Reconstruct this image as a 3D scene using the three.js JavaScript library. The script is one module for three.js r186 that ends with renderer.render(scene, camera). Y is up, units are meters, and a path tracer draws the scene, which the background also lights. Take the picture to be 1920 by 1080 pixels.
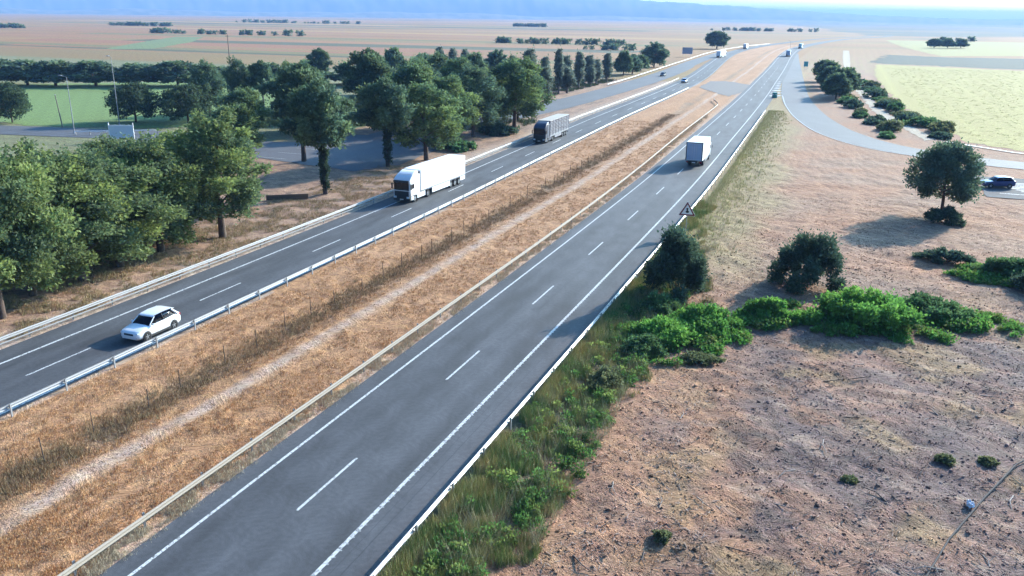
import * as THREE from 'three';
import { Sky } from 'three/addons/objects/Sky.js';
import { mergeGeometries } from 'three/addons/utils/BufferGeometryUtils.js';
import { RoundedBoxGeometry } from 'three/addons/geometries/RoundedBoxGeometry.js';
import { createNoise2D, createNoise3D } from 'simplex-noise';

// ---------------------------------------------------------------- camera, sky, sun, exposure
// World: x = metres to the right of the camera mast, -z = metres along the motorway, y up.
const R = Math.PI / 180;
const scene = new THREE.Scene();
const camera = new THREE.PerspectiveCamera(37.85, 16 / 9, 0.5, 60000);
camera.rotation.order = 'YXZ';
camera.position.set(0, 23.35, 0);
camera.rotation.set(-17.93 * R, 21 * R, 0.727 * R);
scene.add(camera);

const SUN_EL = 22 * R, SUN_AZ = 25 * R;
const sunDir = new THREE.Vector3(Math.sin(SUN_AZ) * Math.cos(SUN_EL), Math.sin(SUN_EL), -Math.cos(SUN_AZ) * Math.cos(SUN_EL));
const sky = new Sky(); sky.name = 'sky'; sky.scale.setScalar(45000);
sky.userData = { kind: 'structure', label: 'pale late afternoon sky over the hills', category: 'sky' };
const U = sky.material.uniforms;
U.turbidity.value = 8; U.rayleigh.value = 1.6; U.mieCoefficient.value = 0.006; U.mieDirectionalG.value = 0.75;
U.sunPosition.value.copy(sunDir);
if (U.cloudCoverage) U.cloudCoverage.value = 0;
scene.add(sky);
scene.environmentIntensity = 0.3;
const sun = new THREE.DirectionalLight(0xfff0dc, 4.6);
sun.name = 'sun';
sun.position.copy(sunDir).multiplyScalar(400).add(new THREE.Vector3(-20, 0, -90));
sun.target.position.set(-20, 0, -90);
sun.castShadow = true; sun.shadow.mapSize.set(4096, 4096);
Object.assign(sun.shadow.camera, { left: -220, right: 220, top: 220, bottom: -220, near: 10, far: 900 });
scene.add(sun, sun.target);
scene.fog = new THREE.FogExp2(0x86b0ea, 0.00011);

const renderer = new THREE.WebGLRenderer({ antialias: true });
renderer.setSize(1024, 576);
renderer.toneMapping = THREE.LinearToneMapping;
renderer.toneMappingExposure = 2.15;
renderer.shadowMap.enabled = true;

// ---------------------------------------------------------------- helpers
function rng(seed) { let a = seed >>> 0; return () => { a = (a + 0x6D2B79F5) | 0; let t = Math.imul(a ^ (a >>> 15), 1 | a); t = (t + Math.imul(t ^ (t >>> 7), 61 | t)) ^ t; return ((t ^ (t >>> 14)) >>> 0) / 4294967296; }; }
const n2 = createNoise2D(rng(11)), n2b = createNoise2D(rng(12)), n3 = createNoise3D(rng(13));
const fbm = (x, y, o = 4) => { let s = 0, a = 0.5, f = 1; for (let i = 0; i < o; i++) { s += a * n2(x * f + i * 17.3, y * f - i * 9.1); a *= 0.5; f *= 2.03; } return s; };
const clamp = (x, a = 0, b = 1) => Math.min(b, Math.max(a, x));
const smooth = (a, b, x) => { const t = clamp((x - a) / (b - a)); return t * t * (3 - 2 * t); };
const lerp = (a, b, t) => a + (b - a) * t;
const mix3 = (a, b, t) => [lerp(a[0], b[0], t), lerp(a[1], b[1], t), lerp(a[2], b[2], t)];
const V = (s, t, y = 0) => new THREE.Vector3(t, y, -s);
const taken = {};
function numbered(n) { const k = taken[n] = (taken[n] ?? -1) + 1; return k ? `${n}_${String(k).padStart(3, '0')}` : n; }
function std(rgb, rough = 0.8, metal = 0, extra = {}) { const m = new THREE.MeshStandardMaterial({ roughness: rough, metalness: metal, ...extra }); m.color.setRGB(...rgb); return m; }
function shadows(m) { m.castShadow = m.receiveShadow = true; return m; }
const flat = g => { const h = g.index ? g.toNonIndexed() : g; for (const k of Object.keys(h.attributes)) if (!['position', 'normal', 'uv'].includes(k)) h.deleteAttribute(k); return h; };
function join(gs) { return gs.length === 1 ? gs[0] : mergeGeometries(gs.map(flat)); }
function mesh(name, gs, mat, parent) { const m = shadows(new THREE.Mesh(Array.isArray(gs) ? join(gs) : gs, mat)); m.name = name; if (parent) parent.add(m); return m; }
function tag(o, label, category, group, kind) { o.userData.label = label; o.userData.category = category; if (group) o.userData.group = group; if (kind) o.userData.kind = kind; return o; }
function thing(name, label, category, pos, turn = 0, group) { const g = new THREE.Group(); g.name = numbered(name); g.position.copy(pos); g.rotation.y = turn; tag(g, label, category, group); scene.add(g); return g; }
function dup(root, pos, turn, label, group) { const r = root.clone(); r.name = numbered(root.name.replace(/_\d{3}$/, '')); r.position.copy(pos); r.rotation.y = turn; r.userData = { ...root.userData, label }; if (group) r.userData.group = group; scene.add(r); return r; }
const bx = (w, h, d, x = 0, y = 0, z = 0, r = 0) => (r ? new RoundedBoxGeometry(w, h, d, 2, r) : new THREE.BoxGeometry(w, h, d)).translate(x, y, z);
function tube(a, b, r0, r1 = r0, seg = 8) { const d = new THREE.Vector3().subVectors(b, a); const g = new THREE.CylinderGeometry(r1, r0, d.length(), seg, 1); g.translate(0, d.length() / 2, 0); g.applyQuaternion(new THREE.Quaternion().setFromUnitVectors(new THREE.Vector3(0, 1, 0), d.clone().normalize())); return g.translate(a.x, a.y, a.z); }
const v3 = (x, y, z) => new THREE.Vector3(x, y, z);
function spline(pts) { // monotone-ish interpolation of [x, y] pairs
  return x => { const n = pts.length; if (x <= pts[0][0]) return pts[0][1]; if (x >= pts[n - 1][0]) return pts[n - 1][1];
    let i = 0; while (pts[i + 1][0] < x) i++;
    const m = k => k <= 0 || k >= n - 1 ? 0 : (pts[k + 1][1] - pts[k - 1][1]) / (pts[k + 1][0] - pts[k - 1][0]);
    const h = pts[i + 1][0] - pts[i][0], u = (x - pts[i][0]) / h, u2 = u * u, u3 = u2 * u;
    return (2 * u3 - 3 * u2 + 1) * pts[i][1] + (u3 - 2 * u2 + u) * h * m(i) + (-2 * u3 + 3 * u2) * pts[i + 1][1] + (u3 - u2) * h * m(i + 1); };
}
function dataTex(n, fn, srgb, repeat) {
  const d = new Uint8Array(n * n * 4);
  for (let j = 0; j < n; j++) for (let i = 0; i < n; i++) { const c = fn(i / n, j / n, i, j), k = (j * n + i) * 4; for (let q = 0; q < 3; q++) d[k + q] = clamp(c[q], 0, 1) * 255; d[k + 3] = 255; }
  const t = new THREE.DataTexture(d, n, n); t.wrapS = t.wrapT = THREE.RepeatWrapping; t.magFilter = THREE.LinearFilter; t.minFilter = THREE.LinearMipmapLinearFilter; t.generateMipmaps = true;
  if (srgb) t.colorSpace = THREE.SRGBColorSpace; if (repeat) t.repeat.set(repeat, repeat); t.needsUpdate = true; return t;
}
// tileable noise from 3D slices of a torus
const tn = (u, v, f, o) => { const a = u * 2 * Math.PI, b = v * 2 * Math.PI, r = f / (2 * Math.PI); return n3(Math.cos(a) * r + o, Math.sin(a) * r + Math.cos(b) * r * 1.3, Math.sin(b) * r + o * 1.7); };

// ---------------------------------------------------------------- the road's course
const cR = spline([[0, 0], [115, 0], [183, -1.4], [245, -2.9], [300, -4.6], [345, -6.3], [443, -10], [570, -15.5], [650, -18.5], [760, -20.5], [900, -16], [1200, 12], [1600, 80]]);
const cL = spline([[0, 0], [90, -0.6], [150, -2.6], [200, -4.2], [250, -5], [300, -6], [350, -8], [405, -12], [480, -18.5], [560, -25], [650, -30], [760, -30], [900, -22], [1200, 10], [1600, 80]]);
const T = { RL: -26.45, RR: -19.1, RG: -16.25, RLG: -28.5, RA: -27.7, RB: -16.75, LR: -45.35, LL: -52.2, LG: -54.8, LRG: -44.6, LA: -54.45, LB: -45.0 };

// ---------------------------------------------------------------- ground
const inMedian = (s, t) => t > T.LB + cL(s) + 0.2 && t < T.RA + cR(s) - 0.1;
const rampC = [[165, 70], [165, 34], [170, 20], [180, 8.5], [197, 0.2], [222, -6], [255, -11], [291, -14.8], [370, -20.3], [450, -25.4], [560, -32.5], [660, -38.2]];
function distRamp(s, t) { let b = 1e9; for (let i = 0; i < rampC.length - 1; i++) { const [a, c] = rampC[i], [d, e] = rampC[i + 1]; const u = clamp(((s - a) * (d - a) + (t - c) * (e - c)) / ((d - a) ** 2 + (e - c) ** 2)); b = Math.min(b, Math.hypot(s - a - u * (d - a), t - c - u * (e - c))); } return b; }
function gh(s, t) { // ground height
  let y = -0.07;
  if (s < 262 && inMedian(s, t)) {
    const a = t - (T.LB + cL(s)), b = (T.RA + cR(s)) - t, m = smooth(0.2, 2.4, Math.min(a, b)) * smooth(260, 230, s), off = cR(s);
    y += m * (0.05 + 0.1 * fbm(s * 0.35, t * 0.5, 3) - 0.28 * Math.exp(-(((t - off + 38) / 1.6) ** 2)));
  } else if (t > -15.6 + cR(s) && s < 190) {
    const m = smooth(-15.6, -13, t - cR(s)) * smooth(7, 12, distRamp(s, t)) * smooth(190, 160, s) * smooth(0, 6, Math.hypot(Math.max(0, 133 - s), Math.max(0, 20 - t)) + (s < 133 || t < 20 ? 1 : -6));
    y += m * (-0.12 + 0.22 * fbm(s * 0.16, t * 0.16, 3) + 0.07 * n2b(s * 0.9, t * 0.9));
  } else if (t < T.LG - 1 + cL(s) && s < 112 && t > -95) {
    y += smooth(-56, -60, t - cL(s)) * smooth(112, 104, s) * smooth(-95, -88, t) * (0.05 + 0.2 * fbm(s * 0.12, t * 0.12, 3));
  }
  return y;
}
const SOIL = { median: [0.41, 0.205, 0.085], medianB: [0.48, 0.255, 0.12], pale: [0.5, 0.355, 0.26], weed: [0.21, 0.15, 0.085], fieldA: [0.3, 0.152, 0.094], fieldB: [0.16, 0.092, 0.072], fieldC: [0.38, 0.19, 0.1], tan: [0.33, 0.195, 0.12], straw: [0.34, 0.26, 0.11], grassy: [0.10, 0.12, 0.045], pink: [0.46, 0.345, 0.265], red: [0.36, 0.215, 0.135], litterShade: [0.15, 0.1, 0.065], plain: [0.34, 0.19, 0.055], plainB: [0.29, 0.135, 0.045], plainC: [0.2, 0.16, 0.045], scrub: [0.055, 0.075, 0.05] };
function gcol(s, t) {
  const w = fbm(s * 0.05, t * 0.05, 3), w2 = fbm(s * 0.3 + 40, t * 0.3, 3);
  let c;
  if (t > -60 && t < 60 && s < 130 || (s < 900 && inMedian(s, t)) || (t > -17 + cR(s) - 4 && s < 430 && t < 120)) {
    if (inMedian(s, t)) {
      const off = cR(s);
      c = mix3(SOIL.median, SOIL.medianB, clamp(0.5 + w * 1.1 + w2 * 0.8));
      c = mix3(c, SOIL.weed, 0.85 * Math.exp(-(((t - off + 38.3 + w2 * 1.4) / 1.0) ** 2)) * clamp(0.75 + w * 1.2));
      c = mix3(c, SOIL.pale, Math.exp(-(((t - off + 34.9 + w * 0.5) / 0.62) ** 4)) * clamp(0.85 + w2));
      c = mix3(c, SOIL.pale, 0.7 * smooth(1.5, 0.4, (T.RA + off) - t + w2));
    } else if (t > -17 + cR(s)) {
      const f = clamp(0.5 + 2.4 * w + 1.3 * w2);
      c = f < 0.5 ? mix3(SOIL.fieldB, SOIL.fieldA, f * 2) : mix3(SOIL.fieldA, SOIL.fieldC, f * 2 - 1);
      c = mix3(c, [0.235, 0.14, 0.118], 0.5 * smooth(-2, 5, t + 7 * w) * smooth(80, 62, s));
      const h1 = fbm(s * 0.11 + 70, t * 0.11, 3), h2 = fbm(s * 0.5 + 20, t * 0.22 + 31, 3);
      c = mix3(c, [0.34, 0.215, 0.09], 0.65 * smooth(0.12, 0.4, h1)); c = mix3(c, [0.165, 0.112, 0.105], 0.7 * smooth(-0.1, -0.38, h1)); c = mix3(c, [0.11, 0.078, 0.06], 0.6 * smooth(0.18, 0.42, h2)); c = mix3(c, [0.4, 0.29, 0.215], 0.5 * smooth(-0.2, -0.45, h2));
      c = c.map(x => x * 0.9);
      const far = smooth(66, 92, s + 5 * w2);
      c = mix3(c, mix3(SOIL.tan, SOIL.fieldC, clamp(0.4 + w * 1.3)), far);
      c = mix3(c, SOIL.straw, far * 0.8 * smooth(-4, -11, t - cR(s) + 4 * w) );
      c = mix3(c, SOIL.fieldC, (1 - far) * 0.6 * smooth(-2, -9, t + 6 * w));
      c = mix3(c, SOIL.grassy, clamp(smooth(-11.5, -14.5, t + 1.6 * w2) * smooth(84, 68, s) * 0.7));
    } else c = mix3(SOIL.pink, SOIL.red, clamp(0.2 + w2 + smooth(-56, -59, t)));
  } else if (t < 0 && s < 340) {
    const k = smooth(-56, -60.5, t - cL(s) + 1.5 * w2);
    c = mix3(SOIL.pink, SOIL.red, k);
    c = mix3(c, SOIL.litterShade, k * clamp(0.15 + 1.5 * w2));  // pine litter, its dark tone also holding the shade under the trees
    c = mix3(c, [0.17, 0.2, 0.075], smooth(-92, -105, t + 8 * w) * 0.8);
  } else {
    c = mix3(SOIL.plain, SOIL.plainB, clamp(0.5 + 1.2 * fbm(s * 0.004, t * 0.0016, 3)));
    c = mix3(c, SOIL.plainC, clamp(1.6 * fbm(s * 0.0045 + 9, t * 0.0012 + 3, 3)));
    if (s < 420 && t < 0) c = mix3(c, SOIL.plainC, 0.5);
    if (t > -30 && s < 900) c = mix3(mix3(SOIL.tan, SOIL.straw, clamp(0.4 + w2)), c, smooth(400, 900, s));
    const az = Math.atan2(t, s);
    const sc = smooth(lerp(6500, 1450, smooth(-0.16, 0.02, az)), lerp(8500, 1700, smooth(-0.16, 0.02, az)), s + 700 * fbm(t * 0.002, s * 0.001, 2));
    c = mix3(c, SOIL.scrub, sc * clamp(0.9 + 0.8 * fbm(s * 0.002, t * 0.002 + 7, 3)));
  }
  const g = 1 + 0.28 * n2b(s * 1.1, t * 1.1) * smooth(300, 60, Math.abs(s));
  return [c[0] * g, c[1] * g, c[2] * g];
}
const soilMap = dataTex(1024, (u, v) => { const a = tn(u, v, 6, 1), b = tn(u, v, 22, 2), c = tn(u, v, 70, 3), d = tn(u, v, 170, 4); const e = 0.80 + 0.08 * a + 0.11 * b + 0.13 * c + 0.12 * d; return [e, e * (0.985 + 0.02 * a), e * (0.97 + 0.04 * b)]; }, true);
const soilBump = dataTex(512, (u, v) => { const e = 0.5 + 0.2 * tn(u, v, 14, 5) + 0.2 * tn(u, v, 45, 6) + 0.15 * tn(u, v, 120, 7); return [e, e, e]; }, false);
{
  const axis = (a0, a1, step, lo, hi, grow) => { const mid = []; for (let x = a0; x <= a1 + 1e-6; x += step) mid.push(x); const up = []; let d = step, x = a1; while (x < hi) { d *= grow; x += d; up.push(x); } const dn = []; d = step; x = a0; while (x > lo) { d *= grow; x -= d; dn.push(x); } return [...dn.reverse(), ...mid, ...up]; };
  const S = axis(17, 130, 0.5, -700, 32000, 1.045), TT = axis(-66, 32, 0.5, -30000, 30000, 1.05);
  const ns = S.length, nt = TT.length, pos = new Float32Array(ns * nt * 3), col = new Float32Array(ns * nt * 3), uv = new Float32Array(ns * nt * 2), idx = [];
  for (let i = 0; i < ns; i++) for (let j = 0; j < nt; j++) {
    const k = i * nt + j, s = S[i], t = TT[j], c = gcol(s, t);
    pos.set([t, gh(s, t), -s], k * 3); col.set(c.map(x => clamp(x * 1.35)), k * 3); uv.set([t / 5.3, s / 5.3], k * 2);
    if (i < ns - 1 && j < nt - 1) idx.push(k, k + 1, k + nt, k + 1, k + nt + 1, k + nt);
  }
  const g = new THREE.BufferGeometry();
  g.setAttribute('position', new THREE.BufferAttribute(pos, 3)); g.setAttribute('color', new THREE.BufferAttribute(col, 3)); g.setAttribute('uv', new THREE.BufferAttribute(uv, 2)); g.setIndex(idx); g.computeVertexNormals();
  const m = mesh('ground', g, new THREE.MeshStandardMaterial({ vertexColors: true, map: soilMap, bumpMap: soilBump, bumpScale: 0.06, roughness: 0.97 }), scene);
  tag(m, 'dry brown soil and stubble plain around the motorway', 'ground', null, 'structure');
}
// flat patches of land laid on the ground
function patch(name, label, outline, colour, y, wob, seed, mat) {
  const pts = []; const n = outline.length;
  for (let i = 0; i < n; i++) { const [s0, t0] = outline[i], [s1, t1] = outline[(i + 1) % n]; const L = Math.hypot(s1 - s0, t1 - t0), k = Math.max(2, Math.min(80, Math.round(L / 2))); for (let j = 0; j < k; j++) { const u = j / k; const s = lerp(s0, s1, u), t = lerp(t0, t1, u); pts.push(new THREE.Vector2(t + wob * n2(s * 0.15 + seed, t * 0.15), s + wob * n2(s * 0.15, t * 0.15 + seed))); } }
  const g = new THREE.ShapeGeometry(new THREE.Shape(pts)); g.rotateX(-Math.PI / 2); g.translate(0, y, 0);
  const p = g.attributes.position, uv = g.attributes.uv; for (let i = 0; i < p.count; i++) uv.setXY(i, p.getX(i) / 6.1, p.getZ(i) / 6.1);
  const m = mesh(numbered(name), g, mat ?? new THREE.MeshStandardMaterial({ map: soilMap, bumpMap: soilBump, bumpScale: 0.06, roughness: 0.97, color: new THREE.Color().setRGB(...colour.map(x => x * 1.35)) }), scene);
  return tag(m, label, name.replace(/_/g, ' ').replace(/^.* (\w+)$/, '$1'), null, 'structure');
}
patch('lawn', 'bright green lawn behind the lamp posts of the service area', [[131, -163], [137, -142], [146, -128], [184, -133], [262, -196], [208, -254], [160, -240], [140, -205]], [0.16, 0.25, 0.06], -0.03, 1.5, 3);
patch('lawn', 'small strip of green lawn between the pines and the parking', [[150, -96], [152, -112], [172, -134], [205, -136], [188, -100]], [0.12, 0.19, 0.05], -0.034, 1.2, 5);
patch('crop_field', 'yellow green crop field beside the pale farm track', [[184, 34], [195, 25], [239, 18], [328, 13.5], [420, 12], [531, 14], [505, 80], [468, 150], [330, 150], [190, 100]], [0.4, 0.345, 0.1], -0.03, 1.5, 7);
patch('crop_field', 'far pale yellow field below the blue hills', [[690, 60], [735, 125], [700, 330], [1150, 420], [1235, 210], [1213, 40], [900, 46]], [0.34, 0.31, 0.1], -0.03, 3, 9);
patch('crop_field', 'green strip of crop on the far tan plain', [[430, -450], [560, -540], [690, -625], [700, -600], [575, -505], [452, -430]], [0.16, 0.21, 0.07], -0.03, 2, 13);
const strips = rng(91);
for (let i = 0; i < 22; i++) {
  const d = 420 + i * i * 7.5 + 30 * strips(), w = (14 + 0.05 * d) * (0.6 + strips()), t0 = -0.98 * d - 300 * strips(), L = 250 + 0.55 * d * (0.5 + strips()), k = (strips() - 0.5) * 0.16;
  const t1 = Math.min(t0 + L, -120 - 0.05 * d);
  const c = [[0.35, 0.19, 0.06], [0.31, 0.13, 0.05], [0.19, 0.155, 0.045], [0.4, 0.235, 0.07], [0.09, 0.09, 0.035], [0.33, 0.155, 0.055]][Math.floor(strips() * 6)];
  patch('stubble_field', ['long tan stubble strip', 'reddish ploughed strip', 'olive fallow strip'][i % 3] + ' on the left plain, rank ' + (i + 1) + ' outward from the lawn', [[d, t0], [d + k * (t1 - t0), t1], [d + w + k * (t1 - t0), t1 + 20], [d + w, t0 - 10]], c, -0.045 + (i % 4) * 0.004, 1.5, 30 + i);
}
patch('scrub_strip', 'dark blue green scrub between the two yellow fields', [[545, 12], [520, 80], [480, 170], [560, 230], [690, 160], [668, 60], [690, 25]], [0.045, 0.065, 0.045], -0.034, 4, 15);
patch('farm_track', 'pale dusty farm track running along the yellow field', [[760, -5.5], [600, -4], [480, -2], [399, -2.6], [340, 2.6], [250, 7.8], [193, 16.5], [197, 19], [252, 10.6], [342, 6], [400, 1.4], [480, 1.2], [600, 0.4], [760, -1]], [0.46, 0.39, 0.29], -0.025, 0.5, 17);

// ---------------------------------------------------------------- asphalt, markings
const aspMap = dataTex(1024, (u, v) => { const a = tn(u, v, 9, 11), b = tn(u, v, 60, 12), c = tn(u, v, 240, 13); const e = 0.82 + 0.05 * a + 0.07 * b + 0.14 * c; return [e, e, e]; }, true);
const aspBump = dataTex(512, (u, v) => { const e = 0.5 + 0.25 * tn(u, v, 90, 14) + 0.25 * tn(u, v, 180, 15); return [e, e, e]; }, false);
const asphalt = new THREE.MeshStandardMaterial({ vertexColors: true, map: aspMap, bumpMap: aspBump, bumpScale: 0.006, roughness: 0.82 });
const paint = std([0.74, 0.74, 0.72], 0.7, 0, { map: dataTex(256, (u, v) => { const w = tn(u, v, 18, 21) * 0.5 + tn(u, v, 60, 22) * 0.5; const e = w > 0.3 ? 0.42 : w > 0.15 ? 0.75 : 0.9 + 0.08 * w; return [e, e, e]; }, true) });
const stations = (a, b, near = 1.5) => { const r = []; let s = a, d = near; while (s < b) { r.push(s); if (s > 160) d = Math.min(12, d * 1.03); s += d; } r.push(b); return r; };
function ribbon(S, f0, f1, y, nt = 1, colour) { // strip between two lateral offsets
  const pos = [], uv = [], col = [], idx = [];
  S.forEach((s, i) => { for (let j = 0; j <= nt; j++) { const t = lerp(f0(s), f1(s), j / nt); pos.push(t, y, -s); uv.push(t / 3.7, s / 3.7); if (colour) col.push(...colour(s, t)); if (i && j) { const k = i * (nt + 1) + j, q = k - nt - 1; idx.push(q - 1, q, k - 1, q, k, k - 1); } } });
  const g = new THREE.BufferGeometry(); g.setAttribute('position', new THREE.Float32BufferAttribute(pos, 3)); g.setAttribute('uv', new THREE.Float32BufferAttribute(uv, 2)); if (colour) g.setAttribute('color', new THREE.Float32BufferAttribute(col, 3)); g.setIndex(idx); g.computeVertexNormals(); return g;
}
function pathRibbon(path, w, y, nt, colour) { // strip of width w(i) along [s, t] points
  const c = new THREE.CatmullRomCurve3(path.map(([s, t]) => v3(t, 0, -s)), false, 'centripetal'), n = Math.round(c.getLength() / 3), pos = [], uv = [], col = [], idx = [];
  for (let i = 0; i <= n; i++) { const p = c.getPointAt(i / n), d = c.getTangentAt(i / n), W = w(i / n); for (let j = 0; j <= nt; j++) { const o = (j / nt - 0.5) * W, x = p.x - d.z * o, z = p.z + d.x * o; pos.push(x, y, z); uv.push(x / 3.7, -z / 3.7); if (colour) col.push(...colour(-z, x)); if (i && j) { const k = i * (nt + 1) + j, q = k - nt - 1; idx.push(q - 1, k - 1, q, q, k - 1, k); } } }
  const g = new THREE.BufferGeometry(); g.setAttribute('position', new THREE.Float32BufferAttribute(pos, 3)); g.setAttribute('uv', new THREE.Float32BufferAttribute(uv, 2)); if (colour) g.setAttribute('color', new THREE.Float32BufferAttribute(col, 3)); g.setIndex(idx); g.computeVertexNormals();
  if (g.attributes.normal.getY(0) < 0) { const a = g.index.array; for (let i = 0; i < a.length; i += 3) { const x = a[i]; a[i] = a[i + 1]; a[i + 1] = x; } g.computeVertexNormals(); }
  return g;
}
const aspCol = (base, lanes) => (s, t) => {
  let k = 1 + 0.55 * fbm(s * 0.03, t * 0.3, 3) + 0.4 * fbm(s * 0.25, t * 0.45, 3) + (n2(s * 0.012 + 5, Math.round(t / 3.6) * 7) > 0.45 ? -0.14 : 0);
  for (const l of lanes) { const d = Math.abs(Math.abs(t - l) - 0.9); k -= 0.17 * Math.exp(-((d / 0.4) ** 2)) * (0.7 + 0.5 * n2(s * 0.03, l)); }
  return base.map(x => x * k);
};
const ROAD = [0.088, 0.091, 0.1];
const roadR = mesh('road', ribbon(stations(-60, 1600), s => T.RA + cR(s), s => T.RB + cR(s), 0, 26, (s, t) => aspCol(ROAD, [-24.6, -20.9])(s, t - cR(s))), asphalt, scene);
tag(roadR, 'near asphalt carriageway running up the middle of the picture', 'road', null, 'structure');
const roadL = mesh('road_001', ribbon(stations(-60, 1600), s => T.LA + cL(s), s => T.LB + cL(s), 0, 24, (s, t) => aspCol(ROAD, [-50.5, -47])(s, t - cL(s))), asphalt, scene);
tag(roadL, 'farther asphalt carriageway with the oncoming trucks and white car', 'road', null, 'structure');
function line(parent, c, t, w, a, b) { mesh('edge_line', ribbon(stations(a, b, 2), s => t - w / 2 + c(s), s => t + w / 2 + c(s), 0.004), paint, parent); }
line(roadR, cR, T.RL, 0.17, -60, 1500); line(roadR, cR, T.RR, 0.2, -60, 1500);
line(roadL, cL, T.LR, 0.15, -60, 1500); line(roadL, cL, T.LL, 0.2, -60, 1500);
function dashes(parent, c, t, first, len, module, upto) { for (let s = first; s < upto; s += module) mesh('lane_dash', ribbon([s, s + len / 2, s + len], x => t - 0.075 + c(x), x => t + 0.075 + c(x), 0.004), paint, parent); }
dashes(roadR, cR, -22.75, 12.9, 5.6, 17, 460); dashes(roadL, cL, -48.85, 19.6, 5.4, 17, 460);
{ // raised rumble bars beside the outer line of the near carriageway, and the sealed joint in the hard shoulder
  const gs = []; for (let s = 18; s < 150; s += 0.55) gs.push(bx(0.06, 0.01, 0.07, T.RR + 0.15 + cR(s), 0.007, -s));
  const m = mesh('rumble_bar', gs, paint, roadR); m.userData.kind = 'stuff';
  const seal = std([0.022, 0.022, 0.025], 0.6);
  mesh('joint_seal', ribbon(stations(18, 200, 1), s => -18.02 + 0.012 * n2(s * 0.4, 3) + cR(s), s => -17.985 + 0.012 * n2(s * 0.4, 3) + cR(s), 0.004), seal, roadR);
  mesh('joint_seal', ribbon(stations(18, 200, 1), s => -18.52 + 0.01 * n2(s * 0.4, 9) + cR(s), s => -18.495 + 0.01 * n2(s * 0.4, 9) + cR(s), 0.004), seal, roadR);
}
const slipCol = (s, t) => { const k = 1 + 0.15 * fbm(s * 0.05, t * 0.3, 3); return [0.155 * k, 0.158 * k, 0.165 * k]; };
const slip = mesh('slip_road', pathRibbon(rampC, u => lerp(9, 7.5, u), -0.008, 4, slipCol), asphalt, scene);
tag(slip, 'pale slip road curving in from behind the round tree', 'road', null, 'structure');
mesh('edge_line', pathRibbon(rampC.slice(2, 8).map(([s, t], i) => [s + [-4, -3.4, -2.6, -1.6, -1.1, -0.8][i], t + [-2.4, -3.3, -3.9, -4, -4.0, -3.9][i]]), () => 0.22, -0.003, 1), paint, slip);
const kerbMat = std([0.66, 0.64, 0.6], 0.85);
mesh('kerb', pathRibbon([[193, 20.5], [187, 26.5], [181, 33], [178, 45]], () => 0.9, 0.06, 1), kerbMat, slip);
{ // painted gore between the main carriageway and the slip road
  for (let i = 0; i < 9; i++) { const s = 287 + i * 11, a = T.RR + cR(s) + 0.5, b = Math.min(a + 3.2, -19.6 - (s - 290) * 0.078); if (b > a + 0.4) mesh('gore_stripe', ribbon([s, s + 3.4], x => a + (x - s) * 0.2, x => b + (x - s) * 0.2, 0.012), paint, slip); }
}
const sideCol = (s, t) => { const k = 1 + 0.2 * fbm(s * 0.04, t * 0.2, 3); return [0.135 * k, 0.14 * k, 0.15 * k]; };
const side = mesh('service_lane', pathRibbon([[640, -86], [486, -81], [400, -75.5], [320, -73], [240, -74], [190, -78], [160, -84], [136, -84], [128, -100], [131, -122], [127, -145], [122, -170], [112, -215]], u => u < 0.3 ? 9 : u < 0.62 ? 11 : 12, -0.012, 5, sideCol), asphalt, scene);
tag(side, 'grey service area lane leaving the farther carriageway behind the trees', 'road', null, 'structure');
const lot = patch('parking_area', 'grey asphalt parking apron seen between the pine trunks', [[113, -70], [121, -66.5], [150, -69], [157, -80], [148, -93], [118, -95]], [1, 1, 1], -0.02, 0.5, 19, std([0.135, 0.14, 0.155], 0.8, 0, { map: aspMap, bumpMap: aspBump, bumpScale: 0.006 }));
for (let i = 0; i < 5; i++) mesh('bay_line', ribbon([118 + i * 5.5, 118.14 + i * 5.5], () => -92, () => -86.5, -0.003), paint, lot);
// paved crossing through the end of the median, and the apron with zebra paint at the right edge
const cross = patch('median_crossing', 'grey paved gap through the median between both carriageways', [[278, -34.5], [296, -42], [310, -49], [345, -50], [348, -44], [340, -38], [332, -33], [300, -31.6]], [1, 1, 1], -0.016, 0.7, 23, std([0.2, 0.165, 0.145], 0.85, 0, { map: aspMap }));
cross.userData.category = 'crossing';
const apron = patch('asphalt_apron', 'asphalt apron with white hatch paint at the right edge', [[133, 20.5], [151, 20.8], [152, 60], [133, 60]], [1, 1, 1], -0.016, 0.3, 29, std([0.09, 0.09, 0.1], 0.95, 0, { map: aspMap }));
for (let i = 0; i < 7; i++) mesh('hatch_line', ribbon([139 + i * 1.2, 139.35 + i * 1.2], s => 24 + (s - 139 - i * 1.2) + Math.abs(i - 3) * 0.5, s => 30 + (s - 139 - i * 1.2), -0.01), paint, apron);
mesh('edge_line', ribbon([136.4, 136.65], () => 22.5, () => 46, -0.01), paint, apron);

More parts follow.
